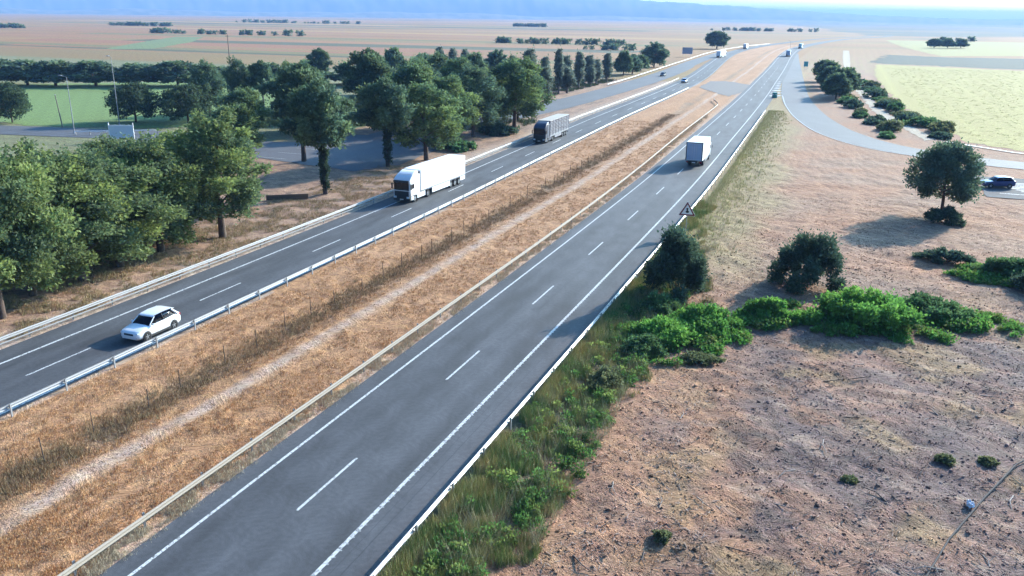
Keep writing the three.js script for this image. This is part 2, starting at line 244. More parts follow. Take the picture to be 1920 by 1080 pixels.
// ---------------------------------------------------------------- far hills
{
  const hillMat = new THREE.MeshStandardMaterial({ vertexColors: true, roughness: 1 });
  const prof = spline([[-1.6, 180], [-1.2, 240], [-0.9, 290], [-0.55, 320], [-0.37, 330], [-0.24, 245], [-0.15, 200], [-0.03, 115], [0.07, 70], [0.18, 55], [0.5, 80], [0.9, 60]]);
  for (const [r0, depth, k, label] of [[9200, 5200, 1, 'long blue mountain ridge along the horizon'], [6800, 2200, 0.16, 'low wooded rise in front of the mountain ridge']]) {
    const na = 420, nr = 14, pos = [], col = [], idx = [];
    for (let i = 0; i <= na; i++) for (let j = 0; j <= nr; j++) {
      const a = lerp(-1.6, 0.95, i / na), v = j / nr, r = r0 + depth * v, x = Math.sin(a) * r, s = Math.cos(a) * r;
      const env = Math.sin(Math.PI * Math.min(1, v * 1.05)) ** 0.8, rough = 1 + 0.16 * fbm(a * 14 + r0, v * 3, 4) + 0.05 * n2(a * 80, v * 6);
      pos.push(x, -3 + env * prof(a) * k * rough * (k < 1 ? 0.8 + 0.5 * fbm(a * 5 + 3, 1, 3) : 1), -s);
      const c = mix3([0.07, 0.085, 0.05], [0.2, 0.17, 0.11], clamp(0.3 + fbm(a * 60, v * 5, 3))); col.push(...c);
      if (i && j) { const q = i * (nr + 1) + j, p = q - nr - 1; idx.push(p - 1, q - 1, p, p, q - 1, q); }
    }
    const g = new THREE.BufferGeometry(); g.setAttribute('position', new THREE.Float32BufferAttribute(pos, 3)); g.setAttribute('color', new THREE.Float32BufferAttribute(col, 3)); g.setIndex(idx); g.computeVertexNormals();
    tag(mesh(numbered('hills'), g, hillMat, scene), label, 'hills', null, 'structure');
  }
}

// ---------------------------------------------------------------- guard rails
const galv = std([0.31, 0.315, 0.325], 0.5, 0.4), galvPost = std([0.38, 0.39, 0.4], 0.5, 0.5), dusty = std([0.29, 0.245, 0.195], 0.85, 0);
function wBeam(len) { // W profile, face towards +x, run along z
  const pr = [[0, -0.155], [0.02, -0.15], [0.075, -0.10], [0.08, -0.07], [0.02, -0.02], [0.02, 0.02], [0.08, 0.07], [0.075, 0.10], [0.02, 0.15], [0, 0.155]];
  const sh = new THREE.Shape([...pr.map(([x, y]) => new THREE.Vector2(x, y)), ...pr.slice().reverse().map(([x, y]) => new THREE.Vector2(x - 0.012, y))]);
  return new THREE.ExtrudeGeometry(sh, { depth: len, bevelEnabled: false });
}
const beamGeo = wBeam(1), postGeo = join([bx(0.012, 0.84, 0.1, 0, 0.34, 0), bx(0.06, 0.84, 0.01, 0.03, 0.34, 0.05), bx(0.06, 0.84, 0.01, 0.03, 0.34, -0.05)]), spacerGeo = bx(0.1, 0.2, 0.09, 0, 0, 0);
function guardrail(label, tf, a, b, faces, mat, step = 4, height = 0.62, lower = false) {
  const g = thing('guardrail', label, 'guardrail', V(a, tf(a), 0));
  const o = g.position;
  for (let s = a; s <= b + 0.01; s += step) {
    const p = V(s, tf(s)).sub(o), q = V(s + step, tf(s + step)).sub(o), d = q.clone().sub(p), yaw = Math.atan2(d.x, d.z);
    const post = mesh('post', postGeo, galvPost, g); post.position.set(p.x - faces * 0.11, 0, p.z); post.scale.set(faces, 1, 1);
    const sp = mesh('spacer', spacerGeo, galvPost, g); sp.position.set(p.x - faces * 0.055, height, p.z);
    if (s + step <= b + 0.01) { const bm = mesh('beam', beamGeo, mat, g); bm.position.set(p.x, height, p.z); bm.rotation.y = yaw; bm.scale.set(-faces, 1, d.length() + 0.02); bm.material = mat;
      if (lower) { const lo = mesh('lower_rail', bx(0.02, 0.1, d.length(), 0, 0, d.length() / 2), mat, g); lo.position.set(p.x + faces * 0.015, 0.27, p.z); lo.rotation.y = yaw; } }
  }
  return g;
}
// the W beam is mirrored through the sign of its scale so that its face looks at the traffic
guardrail('steel guardrail beside the weeds on the right shoulder of the near carriageway', s => T.RG + cR(s), 18, 234, -1, galv);
guardrail('dusty cream guardrail between the median and the near carriageway', s => T.RLG + cR(s) - 1.2 * smooth(70, 200, s) - 3.2 * smooth(236, 262, s) ** 2, 18, 262, 1, dusty, 4, 0.52);
guardrail('bright steel guardrail along the median beside the white car', s => T.LRG + cL(s), 28, 300, -1, galv);
guardrail('steel guardrail below the pine trees along the farther carriageway', s => T.LG + cL(s), 30, 346, 1, std([0.3, 0.29, 0.28], 0.6, 0.2), 4, 0.62, true);
guardrail('distant outer guardrail curving towards the horizon past the service lane', s => spline([[300, -79.5], [340, -80.5], [486, -87], [651, -93], [796, -87], [923, -74]])(s), 300, 900, 1, galv, 8);

// ---------------------------------------------------------------- foliage
const leafMat = new THREE.MeshPhysicalMaterial({ vertexColors: true, roughness: 0.95, transmission: 0.45, thickness: 0, side: THREE.DoubleSide, specularIntensity: 0.25 });
const barkMat = std([0.13, 0.09, 0.07], 0.95, 0, { map: soilMap }), paleBark = std([0.26, 0.23, 0.2], 0.95, 0, { map: soilMap });
function foliage(seed, clumps, n, size, ca, cb) { // many small leaf sprays spread through clumps [x, y, z, rx, ry]
  const r = rng(seed), pos = new Float32Array(n * 18), nor = new Float32Array(n * 18), col = new Float32Array(n * 18);
  const tot = clumps.reduce((a, c) => a + c[3] * c[3], 0); let k = 0, d = new THREE.Vector3(), u = new THREE.Vector3(), w = new THREE.Vector3(), nn = new THREE.Vector3(), P = [];
  clumps.forEach((c, ci) => {
    const m = ci === clumps.length - 1 ? n - k : Math.min(n - k, Math.round(n * c[3] * c[3] / tot)), shade = 0.75 + 0.5 * r(), hue = r();
    for (let i = 0; i < m; i++, k++) {
      d.set(r() * 2 - 1, r() * 2 - 1, r() * 2 - 1).normalize(); const rad = Math.pow(r(), 0.42) * (0.85 + 0.35 * r()) * (r() < 0.1 ? 1.45 : 1);
      const x = c[0] + d.x * c[3] * rad, y = c[1] + d.y * c[4] * rad, z = c[2] + d.z * c[3] * rad;
      u.set(r() - 0.5, r() - 0.4, r() - 0.5).addScaledVector(d, 0.5).normalize(); w.set(r() - 0.5, r() - 0.5, r() - 0.5).cross(u).normalize(); nn.crossVectors(w, u);
      const a = size * (0.6 + 0.9 * r()), b = a * (0.3 + 0.3 * r());
      P = [[x - u.x * a * 0.5, y - u.y * a * 0.5, z - u.z * a * 0.5], [x + w.x * b, y + w.y * b, z + w.z * b], [x + u.x * a, y + u.y * a, z + u.z * a], [x - w.x * b, y - w.y * b, z - w.z * b]];
      const q = mix3(ca, cb, clamp(hue * 0.7 + 0.5 * r() - 0.1)), sh = shade * (0.75 + 0.5 * r());
      [0, 1, 2, 0, 2, 3].forEach((v, e) => { pos.set(P[v], k * 18 + e * 3); nor.set([nn.x, nn.y, nn.z], k * 18 + e * 3); col.set([q[0] * sh, q[1] * sh, q[2] * sh], k * 18 + e * 3); });
    }
  });
  const g = new THREE.BufferGeometry(); g.setAttribute('position', new THREE.BufferAttribute(pos, 3)); g.setAttribute('normal', new THREE.BufferAttribute(nor, 3)); g.setAttribute('color', new THREE.BufferAttribute(col, 3)); return g;
}
function limb(pts, r0, r1, seg = 7) { const gs = []; for (let i = 0; i < pts.length - 1; i++) gs.push(tube(pts[i], pts[i + 1], lerp(r0, r1, i / (pts.length - 1)), lerp(r0, r1, (i + 1) / (pts.length - 1)), seg)); return join(gs); }
const PINE = [[0.085, 0.135, 0.075], [0.23, 0.28, 0.08]], DARKPINE = [[0.07, 0.125, 0.09], [0.155, 0.21, 0.09]], BROAD = [[0.068, 0.128, 0.095], [0.14, 0.195, 0.11]], GREY = [[0.12, 0.155, 0.125], [0.21, 0.245, 0.18]];
// a unit tree: height 1, crown about 1 wide in proportion; geometry is made at real size
function treeProto(seed, H, W, bare, n, size, [ca, cb], kind) {
  const r = rng(seed), clumps = [], limbs = [], y0 = H * bare, ch = H - y0;
  const lean = (r() - 0.5) * 0.08 * H, top = v3(lean, y0 + ch * 0.6, (r() - 0.5) * 0.06 * H);
  const trunk = limb([v3(0, -0.25, 0), v3(lean * 0.2, H * 0.25, 0), v3(lean * 0.6, y0 + ch * 0.25, top.z * 0.5), top], H * 0.022 + 0.06, 0.06);
  const nc = kind === 'column' ? 12 : 46;
  for (let i = 0; i < nc; i++) {
    const v = (i + 0.5) / nc, yy = y0 + ch * (0.1 + 0.82 * v), prof = kind === 'column' ? 0.7 * Math.sin(Math.PI * (0.15 + 0.8 * v)) : kind === 'round' ? Math.sqrt(Math.max(0.05, 1 - (2 * v - 0.85) ** 2 * 0.8)) : Math.sin(Math.PI * (0.2 + 0.72 * v)) ** 0.75 * (0.75 + 0.45 * r());
    const a = i * 2.399 + r() * 0.8, rr = W * 0.5 * prof * (0.5 + 0.42 * r()), cr = W * (kind === 'column' ? 0.3 : 0.085 + 0.085 * r()) * (0.75 + 0.3 * prof);
    const c = v3(lean * v + Math.cos(a) * rr, yy, Math.sin(a) * rr); clumps.push([c.x, c.y, c.z, cr, cr * (kind === 'column' ? 1.3 : 0.72)]);
    if (i % 4 === 0 && kind !== 'column') { const b = v3(lean * 0.6 * v, lerp(y0 * 0.9, c.y, 0.55), 0); limbs.push(limb([b, b.clone().lerp(c, 0.55).add(v3(0, 0.05 * H, 0)), c], 0.11, 0.03, 5)); }
  }
  if (kind === 'pine') for (let i = 0; i < 5; i++) clumps.push([lean + (r() - 0.5) * W * 0.35, y0 + ch * (0.9 + 0.1 * r()), (r() - 0.5) * W * 0.35, W * 0.06, ch * 0.1]);
  clumps.push([lean, y0 + ch * 0.5, 0, W * 0.2, ch * 0.26]);
  return { trunk: trunk, limbs: limbs, crown: foliage(seed + 5, clumps, n, size, ca, cb) };
}
const protos = {};
function proto(key, ...a) { return protos[key] ??= (() => { const p = treeProto(...a); return { H: a[1], W: a[2], trunk: join([p.trunk, ...p.limbs]), crown: p.crown }; })(); }
const KINDS = {
  pineA: ['pineA', 101, 13, 9, 0.05, 28000, 0.185, PINE, 'pine'], pineB: ['pineB', 202, 13, 9, 0.14, 28000, 0.185, PINE, 'pine'], pineC: ['pineC', 303, 13, 9, 0.03, 28000, 0.185, PINE, 'pine'],
  umbA: ['umbA', 404, 15, 9, 0.42, 15000, 0.28, DARKPINE, 'pine'], umbB: ['umbB', 505, 15, 11, 0.16, 15000, 0.28, DARKPINE, 'pine'], umbC: ['umbC', 515, 15, 11, 0.12, 15000, 0.28, [[0.075, 0.135, 0.08], [0.19, 0.25, 0.075]], 'pine'],
  roundDark: ['roundDark', 626, 8.8, 11, 0.1, 9000, 0.28, [[0.03, 0.062, 0.045], [0.08, 0.115, 0.05]], 'round'], round: ['round', 606, 8.8, 9.6, 0.2, 22000, 0.19, BROAD, 'round'], far: ['far', 707, 10, 9, 0.12, 3500, 0.55, DARKPINE, 'round'], farB: ['farB', 717, 10, 9, 0.1, 3500, 0.55, BROAD, 'pine'],
  poplar: ['poplar', 808, 15, 4.2, 0.12, 3200, 0.42, GREY, 'column'],
};
const ORD = ['first', 'second', 'third', 'fourth', 'fifth', 'sixth', 'seventh', 'eighth', 'ninth', 'tenth', 'eleventh', 'twelfth', 'thirteenth', 'fourteenth', 'fifteenth', 'sixteenth'];
const rt = rng(77);
function tree(name, label, s, t, H, W, kind, group, pale) {
  const p = proto(...KINDS[kind]), g = thing(name, label, 'tree', V(s, t, gh(s, t)), rt() * 6.28, group);
  g.scale.set(W / p.W, H / p.H, W / p.W);
  mesh('trunk', p.trunk, pale ? paleBark : barkMat, g); mesh('crown', p.crown, leafMat, g);
  return g;
}
// pines screening the lower left
tree('pine_tree', 'leftmost pine at the picture edge with its dark trunk by the guardrail', 44.2, -60.6, 13.8, 9.6, 'pineB');
tree('pine_tree', 'bushy pine just right of the leftmost trunk', 49.0, -62.8, 12.5, 10, 'pineC');
tree('pine_tree', 'sunlit pine third from the left in the roadside row', 53.6, -62.2, 11.4, 10.8, 'pineA');
tree('pine_tree', 'dense pine in the middle of the roadside row above the white car', 58.8, -63.0, 10.6, 11.2, 'pineC');
tree('pine_tree', 'shaded pine second from the right in the roadside row', 64.4, -63.2, 11.3, 11, 'pineA');
tree('pine_tree', 'pine at the right end of the roadside row with a bare red brown trunk', 71.6, -61.4, 13.2, 11.4, 'pineB');
tree('pine_tree', 'pine behind the leftmost trunk, mostly hidden by the front row', 50.5, -71, 10.4, 9, 'pineA');
tree('pine_tree', 'pine behind the middle of the roadside row', 59.5, -72, 9.8, 9.5, 'pineB');
tree('pine_tree', 'pine behind the right end of the roadside row', 68.5, -71.5, 10, 9.5, 'pineC');
tree('pine_tree', 'low pine in the second row beside the tan clearing', 78, -72.5, 9.4, 8.6, 'pineA');
tree('pine_tree', 'pine deep in the grove at the left picture edge', 56, -80, 9, 9.5, 'pineC');
tree('pine_tree', 'pine deep in the grove below the white board', 68, -83, 8.2, 9.5, 'pineB');
tree('pine_tree', 'small pine at the back of the grove under the white board', 80, -86, 8.2, 8.5, 'pineA');
tree('pine_tree', 'small pine at the back left of the grove', 66, -95, 7.4, 9, 'pineA');
// service area trees
tree('umbrella_pine', 'tall dark pine with twin bare trunk beside the parking apron', 117.5, -82.4, 15.4, 10.5, 'umbA');
const ivy = foliage(96, Array.from({ length: 9 }, (_, i) => [0.15 * Math.cos(i * 2.1), 1.3 + i * 0.72, 0.15 * Math.sin(i * 2.1), 0.62 - 0.02 * Math.abs(i - 4), 0.7]), 5200, 0.17, [0.035, 0.065, 0.045], [0.07, 0.1, 0.05]);
mesh('ivy', ivy, leafMat, tree('umbrella_pine', 'pine with ivy clad dark trunk standing on the verge left of the white truck', 95.7, -64, 14.6, 8.6, 'umbA'));
mesh('ivy', ivy, leafMat, tree('umbrella_pine', 'ivy trunked pine directly behind the white truck cab', 119, -67.4, 13.5, 9, 'umbA'));
tree('umbrella_pine', 'broad green pine crown above the white trailer', 127.5, -64.8, 12.8, 13.2, 'umbC');
tree('umbrella_pine', 'pine behind the parking apron with a narrow tall top', 163.7, -97.4, 15.8, 11, 'umbA');
tree('umbrella_pine', 'large pine beside the dark slatted truck', 171.5, -65.8, 15.2, 14.5, 'umbC');
tree('umbrella_pine', 'wide dark pine left of the dark slatted truck', 157, -69, 14, 13.5, 'umbB');
tree('umbrella_pine', 'pine in the grove behind the broad green crown', 168, -86, 13.5, 12, 'umbB');
tree('umbrella_pine', 'pine between the service lane and the poplars', 196, -90, 13.5, 12, 'umbC');
tree('umbrella_pine', 'slim pine on the lawn with a pale trunk', 174.7, -140.2, 12.6, 7.4, 'umbB', null, true);
tree('umbrella_pine', 'slim pine touching its pale trunked neighbour on the lawn', 176.5, -134.6, 12, 6.4, 'umbA', null, true);
tree('round_tree', 'dark rounded tree behind the white board', 146, -146, 8.6, 11.5, 'roundDark');
tree('round_tree', 'dark rounded tree right of the white board', 150, -135, 8.4, 12.5, 'roundDark');
tree('umbrella_pine', 'pine rising behind the rounded trees of the lawn', 160, -137.5, 12.6, 9, 'umbB');
tree('umbrella_pine', 'pine at the right end of the lawn', 187.8, -134.5, 11.6, 8.6, 'umbC');
tree('umbrella_pine', 'thin pine standing above the lawn against the tan plain', 251.7, -168.1, 12, 7.5, 'umbA');
tree('round_tree', 'dark tree at the left picture edge beside the lawn', 133.5, -168.4, 8.6, 8.5, 'roundDark');
tree('umbrella_pine', 'shady pine over the service lane left of the parking apron', 140, -112, 9.2, 10, 'umbC');
tree('umbrella_pine', 'pine behind the service lane under the narrow tall top', 152, -104, 9.8, 10, 'umbB');
tree('umbrella_pine', 'pine at the back of the parking apron', 178, -104, 13.4, 11, 'umbB');
tree('umbrella_pine', 'tree left of the poplar row with a flat top', 215, -112, 12.4, 11, 'umbC');
tree('umbrella_pine', 'pine filling the gap between the broad green crown and the wide dark pine', 143.5, -68.2, 13, 11.5, 'umbC');
tree('umbrella_pine', 'pine standing in front of the poplars right of the large pine', 186, -70.5, 12.6, 11, 'umbB');
tree('umbrella_pine', 'low pine at the left corner of the parking apron', 112.5, -92, 9.4, 9.5, 'umbC');
tree('umbrella_pine', 'pine behind the twin trunked tree across the lane', 146, -100.5, 12.2, 10.5, 'umbB');
tree('umbrella_pine', 'pine deep in the belt above the white trailer', 160, -84, 14.2, 12, 'umbC');
tree('umbrella_pine', 'pine in the back of the belt above the dark slatted truck', 205, -100, 14, 12, 'umbB');
const hedge = [[205, -262], [206, -250], [208, -240], [214, -229], [221, -218], [226, -206], [236, -196], [246, -186], [255, -174], [262, -160]];
hedge.forEach(([s, t], i) => tree('hedge_tree', `${ORD[i]} dark bushy tree from the left in the hedge behind the lawn`, s, t, i < 4 ? 8 : 6.2 + (i % 3), 17, 'far', 'hedge trees behind the lawn'));
[[268, -148], [275, -140], [283, -128], [290, -118], [238, -122], [232, -133], [246, -108], [255, -99]].sort((a, b) => a[1] / a[0] - b[1] / b[0]).forEach(([s, t], i) => tree('grove_tree', `${ORD[i]} tree from the left in the far grove behind the pines`, s, t, 9.5 + (i * 7 % 4), 10, i % 2 ? 'far' : 'farB', 'grove behind the service area pines'));
for (let i = 0; i < 12; i++) { const s = 226 + i * 8.3 + (i * 11 % 5) - 2; tree('poplar_tree', `${ORD[i]} slender poplar of the row by the service lane, counted from the left`, s, -86.5 + (i % 3) * 1.6 - i * 0.08, [13.5, 15, 9.5, 12, 14.2, 8.4, 11.5, 12.6, 7.5, 10.6, 9, 11][i], 3.4 + (i * 7 % 4) * 0.6, 'poplar', 'poplars beside the service lane', true); }
[[333, -162, 11], [338, -158, 10.5], [344, -155, 10]].forEach(([s, t, H], i) => tree('poplar_tree', `${ORD[i]} from the left of three slender poplars against the tan plain`, s, t, H, 4.4, 'poplar', 'poplar clump on the plain', true));
tree('roadside_tree', 'dark tree at the left end of the far roadside clump', 359, -88.5, 10.2, 8.4, 'far');
tree('roadside_tree', 'low tree in the middle of the far roadside clump', 371, -87.5, 8.2, 9, 'farB');
tree('roadside_tree', 'green tree at the right end of the far roadside clump', 432, -91, 11.6, 13, 'farB');
tree('roadside_tree', 'low bush between the far roadside clump trees', 398, -90, 7.2, 9, 'far');
tree('roadside_tree', 'lone dark round tree left of the distant white trucks', 726, -102, 14, 19, 'far');
tree('round_tree', 'round crowned tree on short trunk standing on the bare field', 118.1, 13.4, 9.0, 9.2, 'round');
[[286, -2.4, 8], [296, -1.5, 9], [310, 0.6, 8.5], [328, -5.5, 8], [345, -6.5, 9], [368, -8.5, 8.5]].forEach(([s, t, H], i) => tree('thicket_tree', `${ORD[i]} nearest dark tree of the thicket right of the slip road`, s, t, H, 9, 'far', 'thicket right of the slip road'));
[[898, 72], [905, 84], [915, 96]].forEach(([s, t], i) => tree('thicket_tree', `${ORD[i]} from the left of three dark trees at the far yellow field`, s, t, 8.5, 14, 'far', 'clump at the far yellow field'));

{ // distant tree lines on the plain, too far to tell apart
  const g = foliage(83, [[0, 2, 0, 2.6, 1.8], [1.8, 1.5, 0.8, 1.8, 1.4], [-1.6, 2.2, -0.5, 1.7, 2]], 90, 1.1, ...DARKPINE), im = new THREE.InstancedMesh(g, leafMat, 900), o = new THREE.Object3D(), r = rng(84); let n = 0;
  for (let L = 0; L < 13; L++) { const d = 640 + L * L * 12 + 60 * r(), a0 = -0.95 + 1.15 * r(), len = 60 + 0.16 * d * r(), k = (r() - 0.5) * 0.5; if (a0 > -0.16 && d < 1000) continue; for (let i = 0; i < 34; i++) { const u = r() * len, s = d * Math.cos(a0) + k * u + 4 * r(), t = d * Math.sin(a0) + u; if (s < 1500 && t > -140 - 0.02 * s && t < 100) continue; o.position.set(t, -0.1, -s); o.rotation.y = r() * 6.28; o.scale.setScalar((0.5 + 0.7 * r()) * (1 + d / 2600)); o.updateMatrix(); im.setMatrixAt(n++, o.matrix); } }
  im.count = n; im.name = 'distant_tree_lines'; shadows(im); tag(im, 'dark far off tree lines and scrub on the plain', 'trees', null, 'stuff'); scene.add(im);
}
// ---------------------------------------------------------------- bushes
function bush(label, s, t, W, H, colours, seed, n = 5000, size = 0.2, D = W) {
  if (size < 0.3 && size > 0.12) { n = Math.round(n * 1.5); size *= 0.75; }
  const r = rng(seed), cl = []; for (let i = 0; i < 26; i++) { const a = i * 2.4 + r(), q = Math.sqrt((i + 0.4) / 26) * (0.85 + 0.4 * r()), cr = Math.min(W, D) * (0.08 + 0.1 * r()); cl.push([Math.cos(a) * q * W * 0.42, H * Math.max(0.1, 0.12 + 0.55 * (1 - q * q * 0.8) * (0.45 + 0.75 * r())), Math.sin(a) * q * D * 0.42, cr, H * (0.12 + 0.14 * r())]); }
  const g = thing('bush', label, 'bush', V(s, t, gh(s, t)));
  const st = []; for (let i = 0; i < 7; i++) { const c = cl[i * 2]; st.push(tube(v3(c[0] * 0.15, -0.1, c[2] * 0.15), v3(c[0], c[1], c[2]), 0.04, 0.012, 5)); }
  mesh('stems', st, barkMat, g); mesh('foliage', foliage(seed + 1, cl, n, size, ...colours), leafMat, g); return g;
}
const FRESH = [[0.1, 0.25, 0.055], [0.2, 0.37, 0.065]], FERN = [[0.065, 0.145, 0.06], [0.13, 0.22, 0.08]], DUSK = [[0.05, 0.095, 0.07], [0.1, 0.145, 0.08]], OLIVE = [[0.1, 0.13, 0.06], [0.19, 0.2, 0.09]];
bush('tall dark shrub overhanging the guardrail below the triangular sign', 71.5, -11.8, 5.2, 7.2, DUSK, 31, 15000, 0.2, 6);
bush('rounded dark shrub alone on the bare field', 80, -0.9, 7, 5.4, DUSK, 32, 12000, 0.2, 6);
bush('broad bright green thicket in the middle of the field', 70.5, 3.6, 10, 3.2, FRESH, 33, 14000, 0.2, 6.5);
bush('right end of the bright green thicket, lower and darker', 74.5, 9.2, 6.5, 2.1, FERN, 34, 7000, 0.2, 5);
bush('small bright green bush between the shrub and the thicket', 68.6, -3.6, 4.6, 2.0, FRESH, 35, 6000, 0.18, 3.4);
bush('bright green bush beside the guardrail under the tall dark shrub', 64, -8.2, 5.6, 2.4, FRESH, 36, 8000, 0.18, 5);
bush('low green bush in front of the tall dark shrub at the shoulder', 66.5, -12.2, 3.2, 2.0, FERN, 37, 4500, 0.18, 4);
bush('bright green bush at the guardrail, nearest of the big green ones', 60.6, -10.6, 5, 1.9, FRESH, 48, 7000, 0.18, 5.5);
bush('low spreading green weeds on the bare soil left of the thicket', 57.5, -7.4, 3, 0.6, OLIVE, 49, 2600, 0.15, 2.4);
bush('dark green bush at the far right beyond the thicket', 90.5, 16.8, 5.5, 2.0, FERN, 38, 5500, 0.2, 4.5);
bush('low bush left of the dark green bush at the far right', 94, 11.8, 5.5, 1.5, DUSK, 39, 4500, 0.2, 3.6);
bush('bush cut by the right picture edge', 86, 19.5, 6, 2.3, DUSK, 40, 5500, 0.2, 5);
bush('shrub at the foot of the round crowned tree', 113.5, 13.3, 4.6, 2.4, DUSK, 41, 5000, 0.2, 3.8);
bush('dark undergrowth below the large pine beside the dark truck', 164, -66.5, 9, 2.6, DUSK, 50, 3000, 0.34, 7);
bush('dark undergrowth between the trailer and the slatted truck', 141, -65, 8, 2.2, FERN, 51, 2600, 0.34, 7);
bush('green weed clump near the bottom edge of the field', 34.6, -5.5, 0.9, 0.42, OLIVE, 42, 900, 0.09);
bush('olive weed clump in the middle of the rubble field', 43.8, 2.8, 0.9, 0.35, OLIVE, 43, 800, 0.09);
bush('flat weed clump near the small olive one on the rubble field', 48, 7.8, 1.1, 0.34, OLIVE, 44, 800, 0.1);
bush('flat weed clump nearest the hose on the rubble field', 48.6, 10, 1.0, 0.36, OLIVE, 45, 800, 0.1);
bush('leafy bush on the verge below the small roadside bush', 57.5, -11.6, 3.4, 1.5, FERN, 46, 4200, 0.16, 4.2);
bush('straggly bush on the verge near the guardrail bend of weeds', 50.5, -12.6, 2.4, 1.3, OLIVE, 47, 3000, 0.15, 4.5);
for (let i = 0; i < 16; i++) { const s = 200 + i * 11; bush(`${ORD[i]} shrub of the hedge along the yellow field, counted from the round tree`, s, spline([[195, 21.5], [250, 13.8], [330, 9], [400, 5]])(s) + (i * 5 % 3) - 1, 4.4 + (i * 7 % 5) * 0.9, 1.3 + (i * 3 % 4) * 0.55, [DUSK, FERN, OLIVE][i * 5 % 3], 60 + i, 1500, 0.42, 8 + (i * 3 % 4)).userData.group = 'hedge along the yellow field'; }
for (let i = 0; i < 9; i++) { const s = 196 + i * 13; bush(`${ORD[i]} shrub of the hedge above the slip road, counted from the round tree`, s, spline([[195, 10.5], [250, 3.6], [320, 0]])(s) + (i * 5 % 3) - 1, 3 + (i * 7 % 4), 1.1 + (i * 3 % 4) * 0.5, [FERN, OLIVE, DUSK][i % 3], 90 + i, 1300, 0.4, 8 + (i % 3) * 1.5).userData.group = 'hedge along the slip road'; }

// ---------------------------------------------------------------- grass, weeds, stubble, clods
function tuftGeo(seed, blades, spread, h, w) { const r = rng(seed), pos = [], nor = []; for (let i = 0; i < blades; i++) { const a = r() * 6.28, q = r() * spread, x = Math.cos(a) * q, z = Math.sin(a) * q, b = r() * 6.28, hh = h * (0.55 + 0.6 * r()), lx = (r() - 0.5) * hh * 0.9, lz = (r() - 0.5) * hh * 0.9, dx = Math.cos(b) * w, dz = Math.sin(b) * w; pos.push(x - dx, -0.03, z - dz, x + dx, -0.03, z + dz, x + lx, hh, z + lz); for (let k = 0; k < 3; k++) nor.push(-Math.sin(b), 0.4, Math.cos(b)); } const g = new THREE.BufferGeometry(); g.setAttribute('position', new THREE.Float32BufferAttribute(pos, 3)); g.setAttribute('normal', new THREE.Float32BufferAttribute(nor, 3)); return g; }
const bladeMat = new THREE.MeshStandardMaterial({ roughness: 0.95, side: THREE.DoubleSide });
function scatter(name, label, category, geo, mat, n, seed, place) {
  const r = rng(seed), list = []; let guard = 0;
  while (list.length < n && guard++ < n * 8) { const p = place(r); if (p) list.push(p); }
  const im = new THREE.InstancedMesh(geo, mat, list.length), o = new THREE.Object3D(), c = new THREE.Color();
  list.forEach((p, i) => { o.position.set(p.t, p.y ?? gh(p.s, p.t), -p.s); o.rotation.set(p.rx ?? 0, r() * 6.28, p.rz ?? 0); o.scale.set(p.k, p.k * (p.ky ?? 1), p.k * (p.kz ?? 1)); o.updateMatrix(); im.setMatrixAt(i, o.matrix); im.setColorAt(i, c.setRGB(...p.c)); });
  im.name = name; shadows(im); tag(im, label, category, null, 'stuff'); scene.add(im); return im;
}
const nearS = (r, a, b) => a + (b - a) * Math.pow(r(), 1.9);
const vary = (r, c, k = 0.35) => { const v = 1 - k / 2 + k * r(); return c.map(x => x * v); };
scatter('median_grass', 'dry straw coloured grass covering the median', 'grass', tuftGeo(1, 6, 0.18, 0.13, 0.012), bladeMat, 45000, 201, r => { const s = nearS(r, 20, 200), t = lerp(T.LB + cL(s) + 0.6, T.RA + cR(s) - 0.2, r()); const w = fbm(s * 0.12, t * 0.3, 3); if (Math.abs(t - cR(s) + 34.9) < 0.8 && r() < 0.96 || w < -0.25 + 0.2 * r()) return null; return { s, t, k: 0.5 + 0.9 * r(), c: vary(r, r() < 0.6 ? [0.5, 0.27, 0.115] : [0.58, 0.36, 0.17]) }; });
scatter('median_weeds', 'dark dry weeds along the stake line in the median', 'weeds', tuftGeo(2, 8, 0.24, 0.3, 0.012), bladeMat, 10000, 202, r => { const s = nearS(r, 20, 220), t = -38.3 + cR(s) + (r() + r() + r() - 1.5) * 1.5; if (fbm(s * 0.1, 4, 3) < -0.45 && r() < 0.8) return null; return { s, t, k: 0.6 + 0.8 * r(), c: vary(r, r() < 0.7 ? [0.31, 0.205, 0.11] : [0.23, 0.18, 0.09], 0.5) }; });
scatter('roadside_straw', 'bleached straw grass along the foot of the cream guardrail', 'grass', tuftGeo(3, 7, 0.22, 0.2, 0.01), bladeMat, 12000, 203, r => { const s = nearS(r, 18, 220), t = T.RLG + 0.2 + cR(s) - 1.2 * smooth(70, 200, s) + (r() + r() - 1) * 1.0; if (fbm(s * 0.3, t * 0.6, 2) < -0.12) return null; return { s, t: Math.min(t, T.RA + cR(s) + 0.25), k: 0.5 + 0.8 * r(), c: vary(r, [0.52, 0.43, 0.3]) }; });
scatter('verge_grass', 'tall green grass and reeds along the right guardrail', 'grass', tuftGeo(4, 10, 0.22, 0.62, 0.014), bladeMat, 22000, 204, r => { const s = nearS(r, 22, 112), w = spline([[20, 4.4], [34, 4.2], [44, 3.6], [52, 5], [62, 7], [75, 5.5], [90, 3], [112, 1.6]])(s), u = r(), t = -15.9 + u * u * w * 1.25; if (fbm(s * 0.22, t * 0.3 + 5, 3) < -0.22 + 0.3 * u) return null; return { s, t, k: (0.55 + 0.9 * r()) * (1 - 0.3 * u), c: vary(r, r() < 0.42 + 0.9 * fbm(s * 0.15, t * 0.3, 2) ? [0.15, 0.24, 0.065] : r() < 0.5 ? [0.33, 0.33, 0.11] : [0.5, 0.37, 0.17], 0.5) }; });
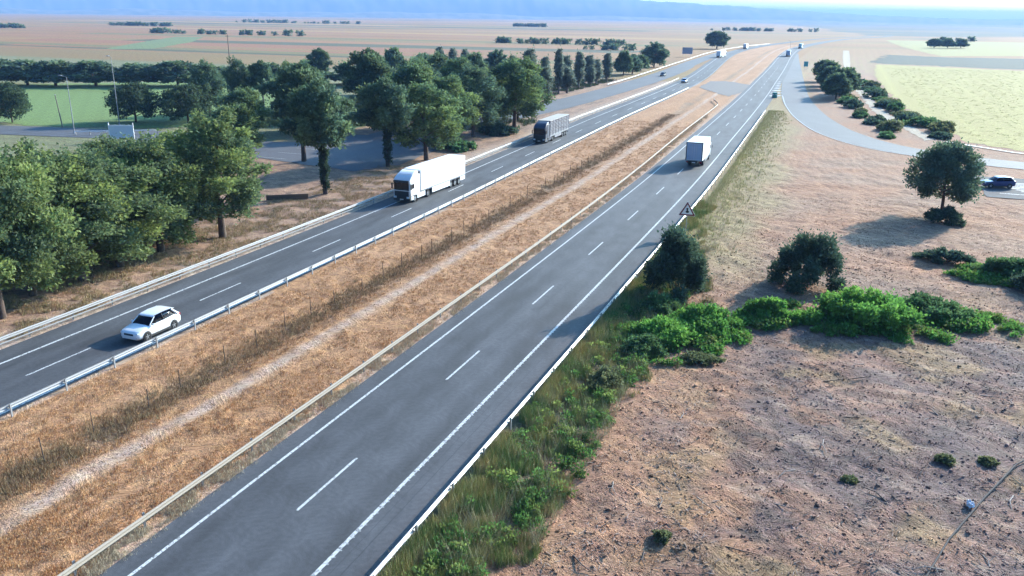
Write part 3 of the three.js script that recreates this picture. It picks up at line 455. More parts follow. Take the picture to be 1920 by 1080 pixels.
scatter('verge_stalks', 'tall bleached seed stalks rising from the green verge', 'grass', tuftGeo(14, 5, 0.3, 1.0, 0.01), bladeMat, 3500, 214, r => { const s = nearS(r, 22, 90), t = -15.7 + r() * 5; if (fbm(s * 0.3, t * 0.4 + 15, 2) < 0) return null; return { s, t, k: 0.6 + 0.7 * r(), c: vary(r, [0.42, 0.37, 0.2], 0.4) }; });
scatter('verge_herbs', 'broad leaved dark green herbs on the verge beside the guardrail', 'weeds', foliage(71, [[0, 0.2, 0, 0.32, 0.22], [0.2, 0.15, 0.15, 0.25, 0.16], [-0.2, 0.3, 0.1, 0.2, 0.25]], 110, 0.08, [0.6, 0.8, 0.6], [1, 1, 1]), leafMat, 650, 215, r => { const s = nearS(r, 22, 80), t = -15.4 + r() * 4.6; if (fbm(s * 0.25 + 4, t * 0.3, 3) < -0.05) return null; return { s, t, k: 0.5 + 1.1 * r(), c: vary(r, r() < 0.6 ? [0.12, 0.2, 0.06] : [0.25, 0.27, 0.09], 0.5) }; });
const GREENS = [[71, 3.6, 6.5, 4.2], [74, 9.5, 5.5, 3.4], [68, -3.6, 2.6, 2], [63, -9, 3.8, 4.2], [60, -11, 3.4, 4], [90, 16.5, 5, 3]];
scatter('green_undergrowth', 'low green undergrowth spreading round the field bushes', 'undergrowth', foliage(72, [[0, 0.16, 0, 0.42, 0.2], [0.25, 0.1, 0.2, 0.3, 0.13], [-0.25, 0.2, 0.1, 0.26, 0.2]], 90, 0.11, [0.6, 0.8, 0.6], [1, 1, 1]), leafMat, 3400, 216, r => { const g = GREENS[Math.floor(r() * GREENS.length)], a = r() * 6.28, q = Math.sqrt(r()) * 1.15, s = g[0] + Math.sin(a) * q * g[3], t = g[1] + Math.cos(a) * q * g[2]; if (fbm(s * 0.25 + 9, t * 0.25, 3) < -0.35 + 0.45 * q) return null; return { s, t, k: (0.7 + 1.2 * r()) * (1.25 - 0.6 * q), c: vary(r, r() < 0.7 ? [0.17, 0.34, 0.075] : [0.27, 0.31, 0.1], 0.5) }; });
scatter('far_verge_grass', 'yellowed grass along the guardrail beyond the triangular sign', 'grass', tuftGeo(5, 9, 0.35, 0.36, 0.014), bladeMat, 5000, 205, r => { const s = lerp(86, 240, r()), t = -15.6 + cR(s) + r() * r() * 7; if (distRamp(s, t) < 6) return null; return { s, t, k: 0.6 + 0.9 * r(), c: vary(r, r() < 0.5 ? [0.42, 0.42, 0.18] : [0.55, 0.48, 0.27], 0.4) }; });
scatter('left_verge_grass', 'sparse dry grass on the verge below the pines', 'grass', tuftGeo(6, 7, 0.18, 0.26, 0.013), bladeMat, 16000, 206, r => { const s = nearS(r, 36, 120), t = -55.6 + cL(s) - r() * 12; if (fbm(s * 0.2, t * 0.2 + 7, 3) < -0.1) return null; return { s, t, k: 0.5 + 0.9 * r(), c: vary(r, r() < 0.6 ? [0.42, 0.29, 0.15] : [0.22, 0.19, 0.08], 0.4) }; });
scatter('field_stubble', 'short dry stalks scattered over the right hand field', 'stubble', tuftGeo(7, 6, 0.22, 0.11, 0.012), bladeMat, 14000, 207, r => { const s = nearS(r, 20, 125), t = -13.5 + 48 * r(); if (fbm(s * 0.1 + 3, t * 0.1, 3) < -0.2) return null; return { s, t, k: 0.5 + 1.0 * r(), c: vary(r, mix3(gcol(s, t), r() < 0.5 ? [0.42, 0.29, 0.15] : [0.22, 0.14, 0.1], 0.5), 0.5) }; });
function clod(seed) { const r = rng(seed), g = new THREE.IcosahedronGeometry(0.06, 0).toNonIndexed(), p = g.attributes.position, seen = {}; for (let i = 0; i < p.count; i++) { const k = [p.getX(i), p.getY(i), p.getZ(i)].map(x => x.toFixed(3)).join(); const f = seen[k] ??= 0.6 + 0.8 * r(); p.setXYZ(i, p.getX(i) * f, p.getY(i) * f * 0.7, p.getZ(i) * f); } g.computeVertexNormals(); return g; }
const clodMat = new THREE.MeshStandardMaterial({ roughness: 1 });
scatter('field_clods', 'clods and small stones on the right hand field', 'clods', clod(5), clodMat, 45000, 208, r => { const s = nearS(r, 19, 100), t = -13 + 46 * r(); return { s, t, k: 0.4 + 1.1 * r() * r() + (r() < 0.02 ? 1.2 : 0), c: (f => vary(r, gcol(s, t).map(x => x * f), 0.5))([0.55, 1, 1, 1.7][Math.floor(r() * 4)]) }; });
scatter('field_chips', 'pale splintered wood chips and twigs littering the field', 'debris', bx(0.34, 0.022, 0.03), clodMat, 15000, 209, r => { const s = nearS(r, 19, 80), t = -11 + 42 * r(); if (fbm(s * 0.13 + 13, t * 0.13, 3) + 0.22 * smooth(-4, 8, t) < 0.02 + 0.2 * r()) return null; return { s, t, y: gh(s, t) + 0.02, k: 0.25 + 0.8 * r(), rz: (r() - 0.5) * 0.5, c: vary(r, r() < 0.6 ? [0.4, 0.29, 0.23] : [0.15, 0.11, 0.095], 0.4) }; });
scatter('field_branches', 'broken grey branches lying about the rubble field', 'debris', join([tube(v3(-0.6, 0.03, 0), v3(0.1, 0.1, 0.12), 0.03, 0.022, 5), tube(v3(0.1, 0.1, 0.12), v3(0.7, 0.04, 0), 0.022, 0.01, 5), tube(v3(0, 0.08, 0.1), v3(0.3, 0.22, 0.4), 0.015, 0.006, 5), tube(v3(-0.3, 0.05, 0.05), v3(-0.2, 0.16, -0.35), 0.014, 0.006, 5)]), clodMat, 260, 217, r => { const s = nearS(r, 20, 78), t = -9 + 36 * r(); return { s, t, k: 0.5 + 0.8 * r(), c: vary(r, r() < 0.5 ? [0.3, 0.26, 0.23] : [0.1, 0.08, 0.07], 0.4) }; });
scatter('median_clods', 'small reddish clods in the median soil', 'clods', clod(6), clodMat, 22000, 210, r => { const s = nearS(r, 20, 120), t = lerp(T.LB + cL(s) + 0.4, T.RA + cR(s) - 0.3, r()); return { s, t, k: 0.3 + 0.7 * r() * r(), c: vary(r, [0.36, 0.23, 0.14], 0.5) }; });
scatter('crop_rows', 'rows of low yellow green crop plants on the field', 'crop', tuftGeo(8, 10, 0.6, 0.18, 0.03), bladeMat, 6000, 211, r => { const s = lerp(190, 500, r()), t = Math.round(lerp(20, 140, r()) / 3) * 3 + (r() - 0.5) * 2.2 + 3 * n2(s * 0.02, 4); if (t < spline([[184, 36], [195, 28], [239, 21], [328, 16.5], [531, 16]])(s)) return null; return { s, t, y: -0.02, k: 0.7 + 0.6 * r(), c: vary(r, r() < 0.7 ? [0.38, 0.37, 0.12] : [0.29, 0.32, 0.1], 0.3) }; });
scatter('service_scrub', 'low scrub and pine saplings over the service area soil', 'scrub', tuftGeo(9, 16, 0.6, 0.8, 0.04), bladeMat, 7000, 212, r => { const s = lerp(150, 330, r()), t = lerp(-130, -60, r()) + cL(s); if (t > -84 && s > 190 || t > -62 + cL(s) || (s < 165 && t > -97) || fbm(s * 0.05, t * 0.05 + 3, 2) < -0.1) return null; return { s, t, k: 0.6 + 0.8 * r(), c: vary(r, [0.1, 0.13, 0.05], 0.5) }; });

// ---------------------------------------------------------------- median stakes, signs, poles, street furniture
const rust = std([0.09, 0.07, 0.06], 0.8, 0.3), white = std([0.8, 0.8, 0.8], 0.45), dark = std([0.02, 0.021, 0.024], 0.5), concrete = std([0.5, 0.48, 0.45], 0.9, 0, { map: soilMap });
{ const sg = join([new THREE.CylinderGeometry(0.025, 0.03, 1.55, 6).translate(0, 0.72, 0), bx(0.06, 0.03, 0.06, 0, 1.5, 0)]), rs = rng(5);
  for (let s = 25; s < 150; s += 3.7) { const ss = s + rs() - 0.5, t = -38.4 + cR(ss) + 0.7 * (rs() - 0.5), m = mesh(numbered('median_stake'), sg, rust, scene); m.position.copy(V(ss, t, gh(ss, t))); m.rotation.set((rs() - 0.5) * 0.08, rs() * 3, (rs() - 0.5) * 0.08); m.scale.y = 0.8 + 0.35 * rs(); tag(m, 'thin dark stake standing among the dry weeds of the median', 'stake', 'stakes along the median'); } }
{ // triangular warning sign on the right shoulder
  const g = thing('warning_sign', 'triangular warning sign with dark border on a post by the right guardrail', 'road sign', V(93.5, -14.9, 0), 0.1);
  mesh('post', [bx(0.1, 3.0, 0.06, 0, 1.4, -0.05)], galvPost, g);
  const tri = (r, rd) => { const s = new THREE.Shape(), P = [90, 210, 330].map(a => new THREE.Vector2(Math.cos(a * R) * r, Math.sin(a * R) * r)); for (let i = 0; i < 3; i++) { const a = P[i], b = P[(i + 1) % 3], c = P[(i + 2) % 3]; const p0 = a.clone().lerp(c, rd), p1 = a.clone().lerp(b, rd); if (!i) s.moveTo(p0.x, p0.y); else s.lineTo(p0.x, p0.y); s.quadraticCurveTo(a.x, a.y, p1.x, p1.y); } s.closePath(); return s; };
  const ex = (s, d, z) => new THREE.ExtrudeGeometry(s, { depth: d, bevelEnabled: false }).translate(0, 2.75, z);
  mesh('backing', ex(tri(1.12, 0.07), 0.02, 0), white, g);
  const ring = tri(1.06, 0.07); ring.holes.push(new THREE.Path(tri(0.76, 0.06).getPoints().reverse()));
  mesh('border', ex(ring, 0.006, 0.021), std([0.2, 0.02, 0.025], 0.5), g);
  const picto = [new THREE.CircleGeometry(0.12, 14).translate(0, 2.99, 0.024), new THREE.CircleGeometry(0.17, 16).scale(1.15, 0.8, 1).translate(0.02, 2.66, 0.024), new THREE.PlaneGeometry(0.16, 0.26).translate(0, 2.82, 0.0245)];
  mesh('pictogram', picto, dark, g);
}
function lamp(label, s, t, H, arm) {
  const g = thing('lamp_post', label, 'lamp post', V(s, t, -0.03));
  mesh('base', [new THREE.CylinderGeometry(0.16, 0.2, 0.5, 10).translate(0, 0.25, 0)], galvPost, g);
  mesh('pole', [tube(v3(0, 0, 0), v3(0, H, 0), 0.1, 0.055)], galv, g);
  mesh('arm', [tube(v3(0, H - 0.02, 0), v3(-arm, H + 0.22, 0), 0.045, 0.035)], galv, g);
  mesh('luminaire', [bx(0.75, 0.14, 0.28, -arm - 0.25, H + 0.22, 0, 0.05)], galvPost, g);
}
lamp('steel street lamp with an arm to the left beside the lawn', 126.3, -142.6, 11, 1.3);
lamp('tall thin street lamp above the white board', 139.7, -144.4, 14.2, 0.6);
lamp('distant lamp post where the carriageways meet the horizon', 668, -41.2, 8.6, 1.2);
{ const g = thing('bare_pole', 'short leaning pole left of the arm lamp by the lawn', 'pole', V(132.6, -152.8, -0.05)); mesh('shaft', [tube(v3(0, -0.1, 0), v3(-0.7, 6.6, 0.1), 0.13, 0.08)], std([0.2, 0.16, 0.13], 0.9), g); mesh('cap', [bx(0.22, 0.1, 0.22, -0.71, 6.65, 0.1)], galvPost, g); }
{ const g = thing('pole', 'thin pole beside the service lane above the dark truck', 'pole', V(201, -71.2, -0.05)); mesh('shaft', [tube(v3(0, -0.1, 0), v3(0, 4.6, 0), 0.07, 0.05)], galvPost, g); mesh('plate', [bx(0.5, 0.5, 0.03, 0, 4.3, 0.07)], galvPost, g); }
{ const g = thing('notice_board', 'blank pale board on two white posts before the lawn', 'board', V(122, -125.9, -0.07), 0.45);
  mesh('panel', [bx(4.3, 2.3, 0.12, 0, 1.85, 0, 0.02)], std([0.62, 0.68, 0.74], 0.6), g); mesh('frame', [bx(4.5, 0.1, 0.16, 0, 3.05, 0), bx(4.5, 0.1, 0.16, 0, 0.66, 0)], white, g);
  for (const x of [-2.2, 2.2]) mesh('post', [bx(0.16, 3.6, 0.18, x, 1.7, 0)], white, g); }
{ const g = thing('low_barrier', 'low white rail barrier running behind the blank board', 'barrier', V(128.8, -134, -0.07), 0.62);
  for (let i = 0; i < 7; i++) mesh('post', [bx(0.12, 0.9, 0.12, -7.5 + i * 2.5, 0.4, 0)], concrete, g); mesh('rail', [bx(15.6, 0.16, 0.14, 0, 0.82, 0.13)], white, g); }
{ const g = thing('timber_barrier', 'low dark timber barrier on the tan clearing left of the white truck', 'barrier', V(91, -66.8, gh(91, -66.8)), 0.62);
  for (let i = 0; i < 4; i++) mesh('post', [bx(0.16, 0.6, 0.16, -2.4 + i * 1.6, 0.25, 0, 0.02)], std([0.12, 0.08, 0.06], 0.9), g); for (let i = 0; i < 3; i++) mesh('timber', [bx(5.4, 0.21, 0.16, 0, 0.1 + i * 0.225, 0.16, 0.03)], std([0.15, 0.1, 0.07], 0.9), g); }
{ // gore marker: green half drum with white arrows
  const g = thing('gore_marker', 'green rounded marker post at the tip of the painted gore', 'marker', V(281, -20.4, -0.02));
  mesh('drum', [new THREE.CylinderGeometry(0.75, 0.8, 1.6, 20).translate(0, 0.8, 0)], std([0.02, 0.22, 0.18], 0.5), g);
  const gs = []; for (const d of [-1, 1]) { gs.push(bx(0.55, 0.14, 0.04, d * 0.36, 1.05, 0.72).rotateY(0), bx(0.34, 0.12, 0.04, d * 0.5, 0.92, 0.7)); } mesh('arrows', gs, white, g);
}
function roadSign(label, s, t, w, h, y, rgb, turn = 0) { const g = thing('road_sign', label, 'road sign', V(s, t, -0.05), turn); mesh('panel', [bx(w, h, 0.08, 0, y + h / 2, 0, 0.02)], std(rgb, 0.6, 0.1), g); for (const x of [-0.32, 0.32]) mesh('post', [bx(0.14, y + h * 0.9, 0.12, x * w, (y + h * 0.9) / 2, -0.1)], galvPost, g); }
roadSign('big pale blue sign panel beside the far guardrail left of the white trucks', 560, -97, 6.5, 4, 1.8, [0.3, 0.36, 0.46]);
roadSign('small turquoise sign right of the slip road by the thicket', 450, -19.5, 2, 2.4, 1.6, [0.1, 0.4, 0.45]);
{ const g = thing('power_pole', 'brown timber power pole on the plain above the lawn', 'pole', V(390, -318, -0.07)); mesh('shaft', [tube(v3(0, -0.2, 0), v3(0, 12, 0), 0.28, 0.18)], std([0.2, 0.14, 0.1], 0.9), g); mesh('crossarm', [bx(3, 0.2, 0.2, 0, 11.2, 0.2)], std([0.2, 0.14, 0.1], 0.9), g); }
{ const g = thing('white_sack', 'small crumpled white sack lying beside the furrow', 'sack', V(43.3, 8.5, gh(43.3, 8.5))); const s = new THREE.IcosahedronGeometry(0.22, 3), p = s.attributes.position; for (let i = 0; i < p.count; i++) { const f = 1 + 0.5 * n3(p.getX(i) * 6, p.getY(i) * 6, p.getZ(i) * 6); p.setXYZ(i, p.getX(i) * f * 0.8, p.getY(i) * f * 0.75 + 0.14, p.getZ(i) * f); } s.computeVertexNormals(); mesh('bag', [s], std([0.7, 0.7, 0.72], 0.7), g); mesh('tie', [new THREE.ConeGeometry(0.06, 0.14, 7).translate(0.1, 0.3, 0.05)], std([0.6, 0.6, 0.62], 0.7), g); }
tag(mesh('soil_pipe', [limb([v3(13.6, 0.0, -52), v3(11.4, 0.0, -48.9), v3(9.2, 0.0, -44.2), v3(7.2, 0.0, -39.6), v3(5.6, 0.0, -35)], 0.045, 0.045, 8).translate(0, -0.06, 0)], std([0.05, 0.043, 0.043], 0.9), scene), 'dark irrigation hose lying in a furrow near the white sack', 'hose');

// ---------------------------------------------------------------- vehicles (fronts look along -z, origin on the ground at mid length)
const glassDark = new THREE.MeshPhysicalMaterial({ color: 0x080d16, roughness: 0.12, metalness: 0, specularIntensity: 0.6 }), rubber = std([0.018, 0.018, 0.019], 0.9), alloy = std([0.55, 0.56, 0.58], 0.35, 0.8), plastic = std([0.025, 0.026, 0.028], 0.65);
const carWhite = new THREE.MeshPhysicalMaterial({ roughness: 0.35, clearcoat: 1, clearcoatRoughness: 0.08 }); carWhite.color.setRGB(0.8, 0.81, 0.82);
const lampGlass = new THREE.MeshPhysicalMaterial({ color: 0xc8d4dc, roughness: 0.1, clearcoat: 1 }), redGlass = std([0.3, 0.01, 0.012], 0.2), plateMat = std([0.75, 0.75, 0.72], 0.5);
const tyreCache = {};
function wheel(parent, x, r, z, w, rimMat = alloy) {
  const k = r + '_' + w; const c = tyreCache[k] ??= (() => { const sec = [[r * 0.62, -w / 2], [r * 0.9, -w / 2], [r, -w * 0.36], [r, w * 0.36], [r * 0.9, w / 2], [r * 0.62, w / 2]].map(p => new THREE.Vector2(...p)); const t = new THREE.LatheGeometry(sec, 22).rotateZ(Math.PI / 2); const rim = [new THREE.CylinderGeometry(r * 0.63, r * 0.63, w * 0.7, 20).rotateZ(Math.PI / 2)]; for (let i = 0; i < 5; i++) rim.push(bx(w * 0.9, r * 0.5, r * 0.14, 0, r * 0.33, 0).rotateX(i * 1.2566)); rim.push(new THREE.CylinderGeometry(r * 0.16, r * 0.16, w * 0.98, 10).rotateZ(Math.PI / 2)); return { t, rim: join(rim) }; })();
  const t = mesh('wheel', c.t, rubber, parent); t.position.set(x, r, z); mesh('rim', c.rim, rimMat, t); return t;
}
function loft(sections, closed = true) { // sections: arrays of Vector3 rings of one length
  const n = sections[0].length, pos = [], idx = []; sections.forEach(q => q.forEach(p => pos.push(p.x, p.y, p.z)));
  for (let i = 0; i < sections.length - 1; i++) for (let j = 0; j < n; j++) { const a = i * n + j, b = i * n + (j + 1) % n; idx.push(a, b, a + n, b, b + n, a + n); }
  if (closed) for (const e of [0, sections.length - 1]) { const c = pos.length / 3, m = sections[e].reduce((s, p) => s.add(p), v3(0, 0, 0)).divideScalar(n); pos.push(m.x, m.y, m.z); for (let j = 0; j < n; j++) e ? idx.push(c, e * n + j, e * n + (j + 1) % n) : idx.push(c, (j + 1) % n, j); }
  const g = new THREE.BufferGeometry(); g.setAttribute('position', new THREE.Float32BufferAttribute(pos, 3)); g.setIndex(idx); g.computeVertexNormals(); g.setAttribute('uv', new THREE.Float32BufferAttribute(new Float32Array(pos.length / 3 * 2), 2)); return g;
}
function suv(name, label, pos, turn, paintMat, group) {
  const g = thing(name, label, 'car', pos, turn, group);
  const sec = (z, w, yb, yt, k = 0.93) => [[-w * 0.9, yb], [-w, yb + 0.14], [-w * 1.005, (yb + yt) / 2], [-w * 0.97, yt - 0.09], [-w * k, yt - 0.015], [-w * 0.5, yt + 0.015], [w * 0.5, yt + 0.015], [w * k, yt - 0.015], [w * 0.97, yt - 0.09], [w * 1.005, (yb + yt) / 2], [w, yb + 0.14], [w * 0.9, yb]].map(([x, y]) => v3(x, y, z));
  mesh('body', loft([sec(-2.24, 0.66, 0.36, 0.7), sec(-2.2, 0.76, 0.3, 0.79), sec(-2.0, 0.87, 0.27, 0.88), sec(-1.5, 0.915, 0.27, 0.96), sec(-0.95, 0.92, 0.27, 1.03), sec(-0.3, 0.92, 0.27, 1.05), sec(0.7, 0.92, 0.27, 1.08), sec(1.4, 0.915, 0.28, 1.11), sec(1.95, 0.88, 0.3, 1.12), sec(2.2, 0.82, 0.36, 1.08), sec(2.26, 0.74, 0.42, 0.95)]), paintMat, g);
  const gs = (z, wb, wt, yb, yt) => [[-wb, yb], [-wt, yt], [wt, yt], [wb, yb]].map(([x, y]) => v3(x, y, z));
  mesh('windows', loft([gs(-1.02, 0.8, 0.78, 1.0, 1.02), gs(-0.28, 0.85, 0.68, 1.02, 1.53), gs(0.5, 0.86, 0.7, 1.05, 1.59), gs(1.45, 0.84, 0.68, 1.08, 1.56), gs(1.98, 0.79, 0.7, 1.1, 1.2)]), glassDark, g);
  mesh('roof', loft([gs(-0.42, 0.72, 0.66, 1.45, 1.5), gs(-0.2, 0.71, 0.66, 1.54, 1.58), gs(0.5, 0.725, 0.67, 1.59, 1.635), gs(1.45, 0.71, 0.65, 1.565, 1.61), gs(1.82, 0.7, 0.62, 1.46, 1.52)]), paintMat, g);
  for (const x of [-1, 1]) {
    mesh('pillar', [tube(v3(x * 0.83, 1.02, -1.0), v3(x * 0.7, 1.5, -0.32), 0.04)], paintMat, g); mesh('pillar', [tube(v3(x * 0.875, 1.06, 0.42), v3(x * 0.715, 1.57, 0.36), 0.035)], plastic, g); mesh('pillar', [tube(v3(x * 0.85, 1.09, 1.9), v3(x * 0.7, 1.54, 1.42), 0.085)], paintMat, g);
    mesh('mirror', [bx(0.2, 0.15, 0.12, x * 1.0, 1.08, -0.78, 0.04)], paintMat, g);
    mesh('headlight', [bx(0.3, 0.13, 0.3, x * 0.66, 0.74, -2.06, 0.04)], lampGlass, g); mesh('fog_lamp', [bx(0.14, 0.2, 0.16, x * 0.66, 0.5, -2.14, 0.03)], plastic, g);
    mesh('tail_light', [bx(0.24, 0.2, 0.16, x * 0.7, 0.96, 2.18, 0.03)], redGlass, g);
    mesh('sill', [bx(0.06, 0.16, 2.4, x * 0.91, 0.31, 0.02, 0.02)], plastic, g); mesh('door_handle', [bx(0.03, 0.03, 0.2, x * 0.925, 0.93, 0.2), bx(0.03, 0.03, 0.2, x * 0.925, 0.95, 1.05)], paintMat, g);
    for (const z of [-1.38, 1.36]) { const arch = mesh('wheel_arch', [new THREE.CylinderGeometry(0.4, 0.4, 0.06, 20, 1, false).rotateZ(Math.PI / 2).translate(x * 0.9, 0.36, z)], plastic, g); wheel(g, x * 0.84, 0.345, z, 0.23); }
  }
  mesh('grille', [bx(0.85, 0.14, 0.08, 0, 0.66, -2.22, 0.02), bx(1.0, 0.12, 0.1, 0, 0.43, -2.18, 0.02)], plastic, g); mesh('number_plate', [bx(0.52, 0.11, 0.02, 0, 0.53, -2.27)], plateMat, g); mesh('rear_plate', [bx(0.52, 0.11, 0.02, 0, 0.75, 2.27)], plateMat, g);
  return g;
}
suv('white_car', 'white sport utility car driving along the farther carriageway', V(46.0, -47.0), Math.PI, carWhite).scale.y = 1.05;

const truckWhite = std([0.8, 0.81, 0.82], 0.5), greyTrim = std([0.25, 0.26, 0.28], 0.6), chassisMat = std([0.04, 0.04, 0.042], 0.7);
function tractor(g, bodyMat, z0) { // cab whose front face is at z0
  const sec = (z, w, yb, yt, c) => [[-w, yb], [-w, yt - c], [-w + c, yt], [w - c, yt], [w, yt - c], [w, yb]].map(([x, y]) => v3(x, y, z));
  const cab = mesh('cab', loft([sec(z0 + 0.02, 1.14, 0.95, 2.9, 0.1), sec(z0 + 0.14, 1.22, 0.9, 3.1, 0.12), sec(z0 + 0.6, 1.24, 0.9, 3.45, 0.16), sec(z0 + 1.2, 1.24, 0.9, 3.72, 0.18), sec(z0 + 2.25, 1.24, 0.9, 3.78, 0.18)]), bodyMat, g);
  mesh('windscreen', [bx(2.2, 1.05, 0.05, 0, 2.18, z0 - 0.005, 0.02)], glassDark, g); mesh('sun_visor', [bx(2.2, 0.24, 0.22, 0, 2.86, z0 - 0.06, 0.03)], plastic, g);
  mesh('grille', [bx(2.1, 0.72, 0.06, 0, 1.24, z0 - 0.005, 0.02)], plastic, g); mesh('trim_strip', [bx(2.3, 0.09, 0.07, 0, 1.64, z0 - 0.01)], bodyMat, g);
  mesh('bumper', [bx(2.46, 0.6, 0.5, 0, 0.62, z0 + 0.22, 0.08)], plastic, g);
  for (const x of [-1, 1]) {
    mesh('headlight', [bx(0.42, 0.26, 0.1, x * 0.95, 0.78, z0 - 0.02, 0.03)], lampGlass, g); mesh('mirror', [bx(0.14, 0.72, 0.22, x * 1.42, 2.2, z0 + 0.05, 0.04), bx(0.24, 0.05, 0.06, x * 1.3, 2.5, z0 + 0.1)], plastic, g);
    const door = mesh('door', [bx(0.02, 1.5, 1.05, x * 1.245, 1.75, z0 + 0.75)], bodyMat, g); mesh('side_window', [bx(0.014, 0.62, 0.85, x * 1.256, 2.16, z0 + 0.72)], glassDark, door);
    mesh('step', [bx(0.3, 0.5, 0.9, x * 1.07, 0.62, z0 + 0.62, 0.03)], bodyMat, g); mesh('side_skirt', [bx(0.06, 0.62, 2.2, x * 1.2, 0.72, z0 + 3.1, 0.02)], bodyMat, g);
    wheel(g, x * 1.05, 0.5, z0 + 1.4, 0.32); wheel(g, x * 0.98, 0.5, z0 + 5.0, 0.5);
    mesh('mudguard', [new THREE.CylinderGeometry(0.62, 0.62, 0.36, 16, 1, true, -Math.PI / 2, Math.PI).rotateZ(Math.PI / 2).rotateX(0).translate(x * 1.05, 0.5, z0 + 1.4)], plastic, g);
    mesh('cab_fairing', [bx(0.05, 2.7, 0.55, x * 1.2, 2.2, z0 + 2.5, 0.02)], bodyMat, g);
  }
  mesh('roof_deflector', loft([sec(z0 + 0.95, 0.9, 3.6, 3.66, 0.03), sec(z0 + 1.5, 1.1, 3.6, 3.86, 0.1), sec(z0 + 2.3, 1.18, 3.6, 4.0, 0.1)]), bodyMat, g);
  mesh('chassis', [bx(0.9, 0.3, 5.6, 0, 0.85, z0 + 3.2)], chassisMat, g); mesh('number_plate', [bx(0.52, 0.12, 0.02, 0, 0.5, z0 - 0.04)], plateMat, g);
}
function semi(name, label, pos, turn, cabMat, boxMat, group) {
  const g = thing(name, label, 'truck', pos, turn, group), z0 = -8.2; tractor(g, cabMat, z0);
  const a = z0 + 2.95, b = a + 13.6;
  mesh('trailer_box', [bx(2.55, 2.85, 13.6, 0, 2.57, (a + b) / 2, 0.03)], boxMat, g);
  for (const x of [-1, 1]) {
    mesh('side_skirt', [bx(0.05, 0.75, 5.4, x * 1.24, 0.78, a + 5.9, 0.02)], boxMat, g); mesh('side_skirt', [bx(0.05, 0.6, 1.6, x * 1.24, 0.85, b - 0.85, 0.02)], boxMat, g);
    for (let i = 0; i < 3; i++) wheel(g, x * 1.05, 0.5, b - 4.6 + i * 1.31, 0.36);
    mesh('mudguard', [bx(0.4, 0.06, 4.2, x * 1.05, 1.1, b - 3.3)], plastic, g); mesh('landing_leg', [bx(0.12, 0.9, 0.12, x * 0.8, 0.75, a + 2.7)], chassisMat, g);
    mesh('bottom_rail', [bx(0.04, 0.14, 13.5, x * 1.285, 1.22, (a + b) / 2)], greyTrim, g); mesh('top_rail', [bx(0.04, 0.1, 13.5, x * 1.285, 3.94, (a + b) / 2)], boxMat, g);
    mesh('tail_light', [bx(0.4, 0.14, 0.05, x * 1.0, 0.95, b + 0.03)], redGlass, g);
    mesh('rear_door', [bx(1.22, 2.62, 0.04, x * 0.62, 2.58, b + 0.022)], boxMat, g);
  }
  mesh('rear_bumper', [bx(2.4, 0.14, 0.12, 0, 0.6, b)], chassisMat, g); mesh('front_bulkhead', [bx(2.3, 2.4, 0.1, 0, 2.6, a - 0.06)], greyTrim, g); mesh('frame', [bx(1.0, 0.35, 12.8, 0, 0.98, (a + b) / 2)], chassisMat, g);
  return g;
}
const whiteSemi = semi('articulated_truck', 'white articulated truck approaching below the broad pine', V(103.4, -51.0 + cL(103)), Math.PI - 0.02, truckWhite, truckWhite);
{ // livestock truck
  const slat = std([0.21, 0.205, 0.235], 0.6, 0.2), cabShaded = std([0.03, 0.04, 0.07], 0.45);  // cab colour holds the shade of its backlit front
  const g = thing('livestock_truck', 'truck with cab darkened for its backlit front and grey slatted livestock trailer behind the white one', 'truck', V(162.0, -51.0 + cL(162)), Math.PI + 0.02), z0 = -8.2; tractor(g, cabShaded, z0);
  const a = z0 + 2.95, b = a + 13;
  mesh('floor', [bx(2.5, 0.25, 13, 0, 1.15, (a + b) / 2)], greyTrim, g); mesh('roof', [bx(2.5, 0.08, 13, 0, 4.06, (a + b) / 2)], std([0.42, 0.38, 0.32], 0.7), g); mesh('front_wall', [bx(2.5, 2.8, 0.08, 0, 2.65, a)], slat, g); mesh('rear_gate', [bx(2.5, 2.8, 0.08, 0, 2.65, b)], slat, g); mesh('deck', [bx(2.4, 0.08, 12.8, 0, 2.2, (a + b) / 2), bx(2.4, 0.08, 12.8, 0, 3.1, (a + b) / 2)], chassisMat, g);
  const sg = bx(0.05, 0.17, 13, 0, 0, 0), pg = bx(0.07, 2.85, 0.1, 0, 0, 0);
  for (const x of [-1, 1]) { for (let i = 0; i < 10; i++) { const m = mesh('slat', sg, slat, g); m.position.set(x * 1.24, 1.4 + i * 0.285, (a + b) / 2); } for (let i = 0; i < 8; i++) { const m = mesh('stanchion', pg, slat, g); m.position.set(x * 1.275, 2.65, a + 0.1 + i * 12.8 / 7); } for (let i = 0; i < 3; i++) wheel(g, x * 1.05, 0.5, b - 4.4 + i * 1.31, 0.36); mesh('side_guard', [bx(0.05, 0.5, 4.6, x * 1.22, 0.75, a + 5.5)], slat, g); }
  mesh('frame', [bx(1.0, 0.35, 12.6, 0, 0.85, (a + b) / 2)], chassisMat, g); mesh('rear_bumper', [bx(2.4, 0.14, 0.12, 0, 0.6, b)], chassisMat, g);
}
